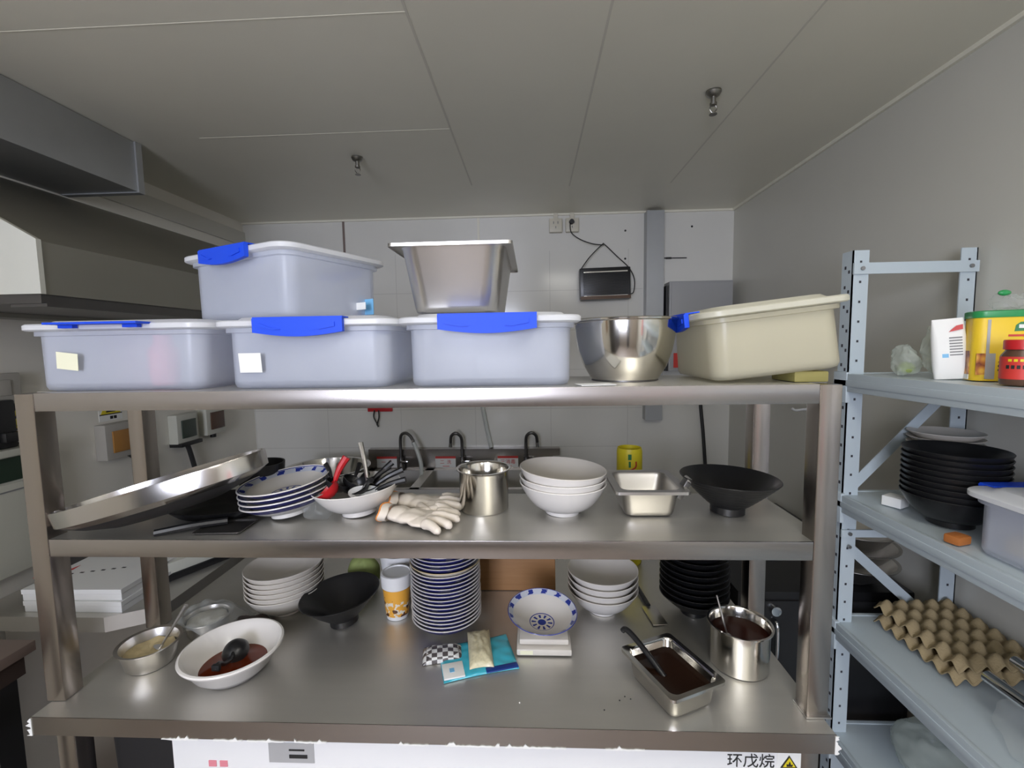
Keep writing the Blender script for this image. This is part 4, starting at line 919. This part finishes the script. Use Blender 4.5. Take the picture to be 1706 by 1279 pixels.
# pan of brown sauce
t = gn_pan('sauce_pan_tray', 'small rectangular steel pan of brown sauce at front right of table', .124, .156, .058, (1.232, .056, zb), (0, 0, .42), m='polished', taper=.92, r=.016, rim=.008)
b = nb(); loft(b, [rring(.096, .128, .014, .028), rring(.102, .134, .015, .040)], True, True); obj('brown_sauce', b, 'sauce', t)
t['category'] = 'pan'
t = thing('ladle', 'black ladle whose handle leans over the left corner of sauce pan', 'ladle', (1.196, .080, zb + .050), (0, 0, 0))
b = nb(); tube(b, smooth_pts([(.022, -.034, -.014), (.0, .0, .006), (-.022, .035, .022), (-.036, .052, .028), (-.042, .056, .022)]), [.0058] * 25, 10); obj('handle', b, 'blackp', t)
b = nb(); lathe(b, [(0, 0), (.014, .003), (.022, .012), (.021, .012), (.013, .005), (0, .002)], 28); obj('scoop', b, 'blackp', t, loc=(.030, -.050, -.036))
# cylindrical container with sauce
t = thing('steel_container', 'tall round steel container of brown sauce at right of table', 'container', (1.402, .140, zb))
b = nb(); lathe(b, [(0, 0), (.055, 0), (.058, .003), (.0585, .086), (.0625, .0885), (.0645, .090), (.0645, .0925), (.060, .092), (.0575, .088), (.0565, .004), (0, .004)], 72); obj('container_body', b, 'polished', t)
b = nb(); lathe(b, [(0, .070), (.0565, .070), (.056, .060), (0, .060)], 60); obj('brown_sauce', b, 'chili', t)
t = thing('metal_spoon', 'thin steel spoon handle standing in the tall sauce container', 'spoon', (1.372, .128, zb + .068), (-.18, -.22, 0))
b = nb(); tube(b, [(0, 0, 0), (0, 0, .085)], .0018, 8); obj('spoon_handle', b, 'satin', t)
b = nb(); lathe(b, [(0, -.012), (.006, -.008), (.008, 0), (.004, .006), (0, .006)], 20, sy=.4); obj('spoon_head', b, 'satin', t)
for i, (x, y) in enumerate(((1.128, .030), (1.140, .040), (1.150, .034), (1.095, .006), (.935, .020))):
    b = nb(); lathe(b, [(0, 0), (.0015, 0), (.001, .0012), (0, .0014)], 8); o = obj('crumb', b, 'ink' if i < 4 else 'scrap', loc=(x, y, T + .0002)); tag(o, ['dark crumb left of the sauce pan, leftmost of the trio', 'dark crumb left of the sauce pan, middle of the trio', 'dark crumb left of the sauce pan, rightmost of the trio', 'single dark crumb nearest the front edge of table', 'white crumb on the front centre of the table'][i], 'crumb', 'crumbs on the table')

# ================================================================== BLACK APPLIANCE AND STEEL BOWLS BEHIND THE RACK
t = thing('black_cabinet', 'black low cabinet standing behind the table corner and the rack', 'cabinet', (1.56, .50, 0))
b = nb(); box(b, 0, .50, 0, .75, .04, .76, .006); obj('cabinet_body', b, 'blackm', t)
b = nb(); box(b, .02, .48, -.008, 0, .06, .735, .003); obj('door', b, 'blackp', t)
b = nb(); tube(b, smooth_pts([(.10, -.008, .68), (.10, -.03, .67), (.10, -.03, .58), (.10, -.008, .57)], 4), .006, 10); obj('door_handle', b, 'chrome', t)
b = nb(); lathe(b, [(0, 0), (.014, 0), (.014, .016), (0, .018)], 20); obj('knob', b, 'chrome', t, loc=(.10, -.008, .712), rot=(PI / 2, 0, 0))
for i in range(3):
    t = thing('steel_bowl', 'steel mixing bowl, %s of three behind the rack upright' % ['bottom one', 'middle one', 'topmost'][i], 'bowl', (1.938, .585, .7608 + i * .050), group='steel mixing bowls behind the rack')
    b = nb(); lathe(b, [(0, 0), (.045, 0), (.075, .02), (.108, .060), (.116, .063), (.116, .0645), (.107, .063), (.073, .022), (.044, .003), (0, .003)], 56); obj('bowl_body', b, 'satin', t)

# ================================================================== BOLTLESS RACK AT RIGHT
RX0, RX1, RY0, RY1 = 1.782, 2.085, -1.05, .45
t = thing('storage_rack', 'pale blue-grey metal storage rack along the right wall', 'rack', (RX0, RY1, 0))
W_, L_ = RX1 - RX0, RY1 - RY0
def rpost(x, y, sx, sy, h=1.712):
    b = nb(); a = .040; q = .003
    box(b, min(x, x + sx * a), max(x, x + sx * a), min(y, y + sy * q), max(y, y + sy * q), 0, h); box(b, min(x, x + sx * q), max(x, x + sx * q), min(y, y + sy * a), max(y, y + sy * a), 0, h)
    z = .06
    while z < h - .02:
        for o_ in (.012, .026):
            yy = y + sy * o_; zz = z + (.012 if o_ > .02 else 0)
            box(b, x - .0006 if sx > 0 else x - q - .0006 + .003, x + .0008, yy - .003, yy + .003, zz - .004, zz + .004, 0, 1)
        xx = x + sx * .020; box(b, xx - .0025, xx + .0025, min(y, y + sy * q) - .0007, min(y, y + sy * q) + .0007, z + .02, z + .026, 0, 1)
        z += .050
    obj('upright', b, ['rack', 'rackdark'], t, 0)
rpost(0, -.040, 1, 1); rpost(W_, -.040, -1, 1); rpost(0, -L_ + .04, 1, -1); rpost(W_, -L_ + .04, -1, -1)
for z in (1.400, 1.080, .728, .408):
    b = nb(); box(b, .004, W_ - .004, -L_ + .004, -.004, z - .006, z - .002); obj('shelf_board', b, 'rack', t, 0)
    b = nb()
    for x0, x1 in ((-.006, .006), (W_ - .006, W_ + .006)):
        box(b, x0, x1, -L_, 0, z - .046, z, .002); box(b, x0 - .002, x1 - .0005, -L_, 0, z - .032, z - .016, .001)
    obj('side_beam', b, 'rack', t)
    b = nb(); box(b, 0, W_, -L_, -L_ + .012, z - .042, z, .002); obj('end_beam', b, 'rack', t)
    b = nb(); box(b, 0, W_, -.012, 0, z - .042, z, .002); obj('end_beam', b, 'rack', t)
    b = nb(); box(b, -.008, .004, -.048, .002, z - .075, z + .004, .002); obj('corner_clip', b, 'rack', t)
b = nb(); box(b, .0, W_, -.046, -.041, 1.652, 1.680); obj('cross_brace', b, 'rack', t, 0)
b = nb(); box(b, .0, W_, -.046, -.041, .965, .985); obj('cross_brace', b, 'rack', t, 0)
def brace(p, q_, lab=None):
    b = nb(); p, q_ = Vector(p), Vector(q_); d = q_ - p; L = d.length; R3 = Matrix.Rotation(-math.atan2(d.z, d.x), 3, 'Y')
    obox(b, (p + q_) / 2, (L, .003, .026), R3); obj('diagonal_brace', b, 'rack', t, 0)
brace((.01, -.030, 1.075), (W_ - .02, -.030, 1.375)); brace((.01, -.030, .950), (W_ - .02, -.030, .70))
b = nb()
for x, z in ((.02, 1.666), (W_ - .02, 1.666), (.02, .975), (.02, .94)): tube(b, [(x, -.0465, z), (x, -.0505, z)], .005, 10)
obj('bolt', b, 'terraf', t)

z1 = 1.4005
# yellow tub
t = thing('seasoning_tub', 'yellow seasoning tub with green lid on the top rack shelf', 'tub', (1.908, .168, z1), (0, 0, -.45)); t.scale = (.80, .80, 1.0)
b = nb(); loft(b, [rring(.104, .078, .022, 0), rring(.106, .080, .022, .004), rring(.106, .080, .022, .126), rring(.100, .074, .02, .130)], True, True); obj('tub_body', b, 'yellow', t, 50)
b = nb(); loft(b, [rring(.110, .084, .024, .126), rring(.112, .086, .024, .129), rring(.112, .086, .024, .138), rring(.104, .078, .02, .140)], True, True); obj('tub_lid', b, 'green', t, 50)
b = nb(); box(b, -.0540, -.0530, -.020, .020, .012, .060); box(b, -.047, -.030, -.0408, -.0395, .012, .055); obj('food_photo', b, 'foodphoto', t, 0)
b = nb(); box(b, -.0545, -.0532, -.020, .014, .002, .012); obj('white_strip', b, 'label', t, 0)
b = nb(); box(b, -.030, -.024, -.0410, -.0396, .004, .122); box(b, -.024, -.012, -.0410, -.0396, .004, .055); obj('grey_seam_print', b, 'boxgrey', t, 0)
b = nb(); prism(b, [(.018, .098), (.020, .110), (.028, .116), (.048, .117), (.048, .106), (.040, .099)], -.0412, -.0396); obj('green_leaf_badge', b, 'greenprint', t, 0)
b = nb(); box(b, .025, .043, -.0418, -.0411, .104, .111); obj('badge_lettering', b, 'label', t, 0)
b = nb(); box(b, .008, .044, -.0412, -.0396, .088, .092); b2 = obj('red_line_print', b, 'redp', t, 0)
b = nb(); obox(b, (.014, -.0404, .074), (.022, .0012, .012), bev=.0004); obj('orange_mark', b, 'terracotta', t, 0)
text('weight_lettering', '100', .016, 'ink', t, (-.002, -.0410, .030), rot=(PI / 2, PI / 2, 0))
t = thing('chili_jar', 'glass jar with red lid and red label before the yellow tub', 'jar', (1.852, .062, z1)); t.scale = (.80, .80, .92)
b = nb(); lathe(b, [(0, 0), (.031, 0), (.034, .004), (.034, .058), (.027, .068), (.027, .072), (0, .072)], 40); obj('jar_body', b, 'brownwin', t)
b = nb(); lathe(b, [(.0342, .012), (.0347, .012), (.0347, .056), (.0342, .056)], 40); obj('jar_label', b, 'redp', t)
b = nb(); lathe(b, [(.0285, .070), (.0305, .070), (.0305, .087), (.029, .089), (0, .089)], 40); obj('jar_lid', b, 'red', t)
b = nb()
for i in range(5):
    a_ = PI + .15 + i * .26; x, y = .0349 * math.cos(a_), .0349 * math.sin(a_); obox(b, (x, y, .036), (.001, .0055, .007), Matrix.Rotation(a_, 3, 'Z'))
obj('label_marks', b, 'ink', t, 0)
b = nb()
for i in range(4):
    a_ = PI + .25 + i * .28; x, y = .0349 * math.cos(a_), .0349 * math.sin(a_); obox(b, (x, y, .049), (.001, .006, .005), Matrix.Rotation(a_, 3, 'Z'))
obj('yellow_marks', b, 'signyellow', t, 0)
# plastic bags
def bag(name, lab, loc, s, m, seed, amp=.012, sc_=35, rz=0, cat='bag'):
    b = nb(); sphere(b, (0, 0, s[2]), s, 72, 44); wobble(b, amp, sc_, seed, minz=.0008); wobble(b, amp * .30, sc_ * 2.6, seed + 4, minz=.0008); wobble(b, amp * .12, sc_ * 6, seed + 9, minz=.0008)
    return tag(obj(name, b, m, smooth=180, loc=loc, rot=(0, 0, rz)), lab, cat)
bag('plastic_bag', 'small crumpled bag with green contents on the top rack shelf', (1.850, .315, z1), (.028, .030, .036), 'filmgreen', 1)
bag('green_contents', 'pale green leafy lump inside the small crumpled bag', (1.850, .312, z1 + .004), (.017, .018, .014), 'cloth', 2, .004, 50, cat='food')
bag('plastic_bag', 'tall cloudy bag of dry goods leaning on the yellow tub', (1.866, .252, z1), (.026, .026, .056), 'filmgreen', 6)
t = thing('printed_pouch', 'white printed pouch squeezed between bag and yellow tub', 'pouch', (1.858, .208, z1), (0, -.08, -.55))
b = nb(); loft(b, [rring(.050, .012, .005, 0), rring(.056, .026, .012, .03), rring(.056, .022, .010, .09), rring(.05, .004, .0018, .128)], True, True); obj('pouch_body', b, 'label', t, 60)
b = nb(); prism(b, [(.0, .100), (.022, .104), (.022, .114), (.012, .112)], -.0115, -.0095); obj('red_mark', b, 'redp', t, 0)
b = nb()
for i in range(7): box(b, -.0, .020, -.0128, -.0112, .050 + i * .006, .0525 + i * .006)
obj('text_lines', b, 'greyink', t, 0)
b = nb(); box(b, -.012, -.002, -.0128, -.0112, .046, .054); obj('blue_mark', b, 'blabel', t, 0)
bag('plastic_bag', 'clear bag lying on the green lid of the yellow tub', (1.925, .160, z1 + .141), (.036, .028, .016), 'film', 9, .014, 40)
b = nb(); sphere(b, (0, 0, .006), (.012, .006, .006), 12, 8); tag(obj('green_tie', b, 'green', loc=(1.900, .150, z1 + .168)), 'small green tie on the clear bag above the yellow tub', 'tie')

z2 = 1.0805
for i in range(9):
    bowl('black_bowl', 'black bowl, %s of the stack on the second rack shelf' % from_top(8 - i, 9), .090, .066, .040, .012, 'blackm', (1.885, .215, z2 + i * .0125), (0, 0, 0), th=.003, curve=2.0, group='black bowls on the second rack shelf')
for i in range(12):
    bowl('white_plate', 'white plate, %s of the stack behind the black bowls on the rack' % from_top(11 - i, 12), .074, .028, .042, .006, 'offwhite', (1.985, .354, z2 + i * .0135), (0, 0, 0), th=.003, curve=1.2, group='white plates on the second rack shelf', cat='plate')
storage_box('milky box with blue latch and tan food on second rack shelf',   .245, .36, .125, (1.918, -.070, z2 + .0), lw=.14, sides=('back', 'left') if False else ('back',))
b = nb(); loft(b, [rring(.18, .28, .02, 0), rring(.19, .29, .03, .018), rring(.15, .25, .03, .028)], True, True); wobble(b, .006, 40, 3); tag(obj('dried_food', b, 'terracotta' if False else 'food', loc=(1.934, -.072, z2 + .012)), 'tan dried food inside the milky box on the second rack shelf', 'food')
b = nb(); box(b, -.018, .018, -.014, .014, 0, .018, .005); tag(obj('orange_sponge', b, 'terracotta', loc=(1.808, .112, z2), rot=(0, 0, .3)), 'small orange-brown sponge between black bowls and milky box', 'sponge')
b = nb(); box(b, -.02, .02, -.02, .02, 0, .024, .002); tag(obj('paper_card', b, 'label', loc=(1.852, .325, z2), rot=(0, 0, .5)), 'small white card standing behind the rack black bowls', 'card')

z3 = .7285
def egg_tray(lab, loc, rz, tilt=(0, 0)):
    t = thing('egg_tray', lab, 'egg tray', loc, (tilt[0], tilt[1], rz), 'pulp egg trays on the third rack shelf')
    b = nb(); nx, ny, st = 5, 6, 10; N, Mm = nx * st, ny * st; W, D = .20, .235
    g = []
    for i in range(N + 1):
        row = []
        for j in range(Mm + 1):
            u, v = i / st, j / st
            z = .019 - .0082 * math.cos(2 * PI * u) - .0082 * math.cos(2 * PI * v)
            e = min(i, N - i, j, Mm - j)
            row.append(b.verts.new((-W / 2 + W * i / N, -D / 2 + D * j / Mm, z)))
        g.append(row)
    for i in range(N):
        for j in range(Mm): b.faces.new((g[i][j], g[i + 1][j], g[i + 1][j + 1], g[i][j + 1]))
    o = obj('tray_shell', b, 'pulp', t, 180); bake(o, ('SOLIDIFY', dict(thickness=.0022, offset=-1)))
egg_tray('lower grey-brown pulp egg tray on the third rack shelf', (1.975, .287, z3 + .004), .02)
egg_tray('upper pulp egg tray stacked askew on the lower one', (1.978, .292, z3 + .036), .05, (.05, 0))
t = thing('chrome_stand', 'two bright chrome tubes of a stand in front of the egg trays', 'stand', (1.925, -.10, z3))
for x, y0 in ((-.058, .195), (.040, .240)):
    b = nb(); tube(b, smooth_pts([(x, y0, .085), (x + .004, -.05, .085), (x + .008, -.20, .083), (x + .010, -.25, .060), (x + .010, -.255, .002)], 5), .0115, 20); obj('tube', b, 'chrome', t)
b = nb(); tube(b, [(-.050, -.255, .010), (.050, -.255, .010)], .008, 12); obj('cross_tube', b, 'chrome', t)
bag('plastic_bag', 'large crumpled clear bag at front of the third rack shelf', (1.925, -.02, z3), (.10, .12, .022), 'film', 12, .016, 22)
bag('plastic_bag', 'cloudy grey bag on the bottom rack shelf', (1.955, .26, .4085), (.095, .12, .055), 'filmgreen', 15, .014, 20)

# ------------------------------------------------------------------ sub-parts hang on the part they belong to
SUB = {'latch': 'lid', 'yellow_note': 'tub', 'white_sticker': 'tub', 'barcode_sticker': 'tub', 'barcode': 'tub', 'door_handle': 'door', 'knob': 'door',
       'label_print': 'spec_label', 'red_header': 'card', 'lettering': 'card', 'small_print': 'card', 'aerator': 'spout', 'spout_hose': 'spout', 'lever': 'faucet_base',
       'cuff_edge': 'cuff', 'plug': 'socket_plate', 'socket_slots': 'socket_plate', 'bolt_mark': 'yellow_triangle', 'badge_lettering': 'green_leaf_badge',
       'flame_mark': 'warning_triangle', 'hook_end': 'handle', 'display_panel': 'scale_body', 'label_marks': 'jar_label', 'yellow_marks': 'jar_label', 'film_scrap': 'front_rail',
       'inner_lid': 'canister_body', 'red_swirl': 'canister_body', 'green_print': 'canister_body', 'bottom_strip': 'housing', 'reflector_strip': 'housing'}
for o in list(sc.objects):
    want = SUB.get(o.name.split('.')[0])
    if want and o.parent and not o.parent.parent:
        for q_ in o.parent.children:
            if q_.name.split('.')[0] == want and q_.matrix_local == Matrix.Identity(4) or (q_.name.split('.')[0] == want and q_.location.length == 0 and q_.rotation_euler.x == q_.rotation_euler.y == q_.rotation_euler.z == 0):
                o.parent = q_; break
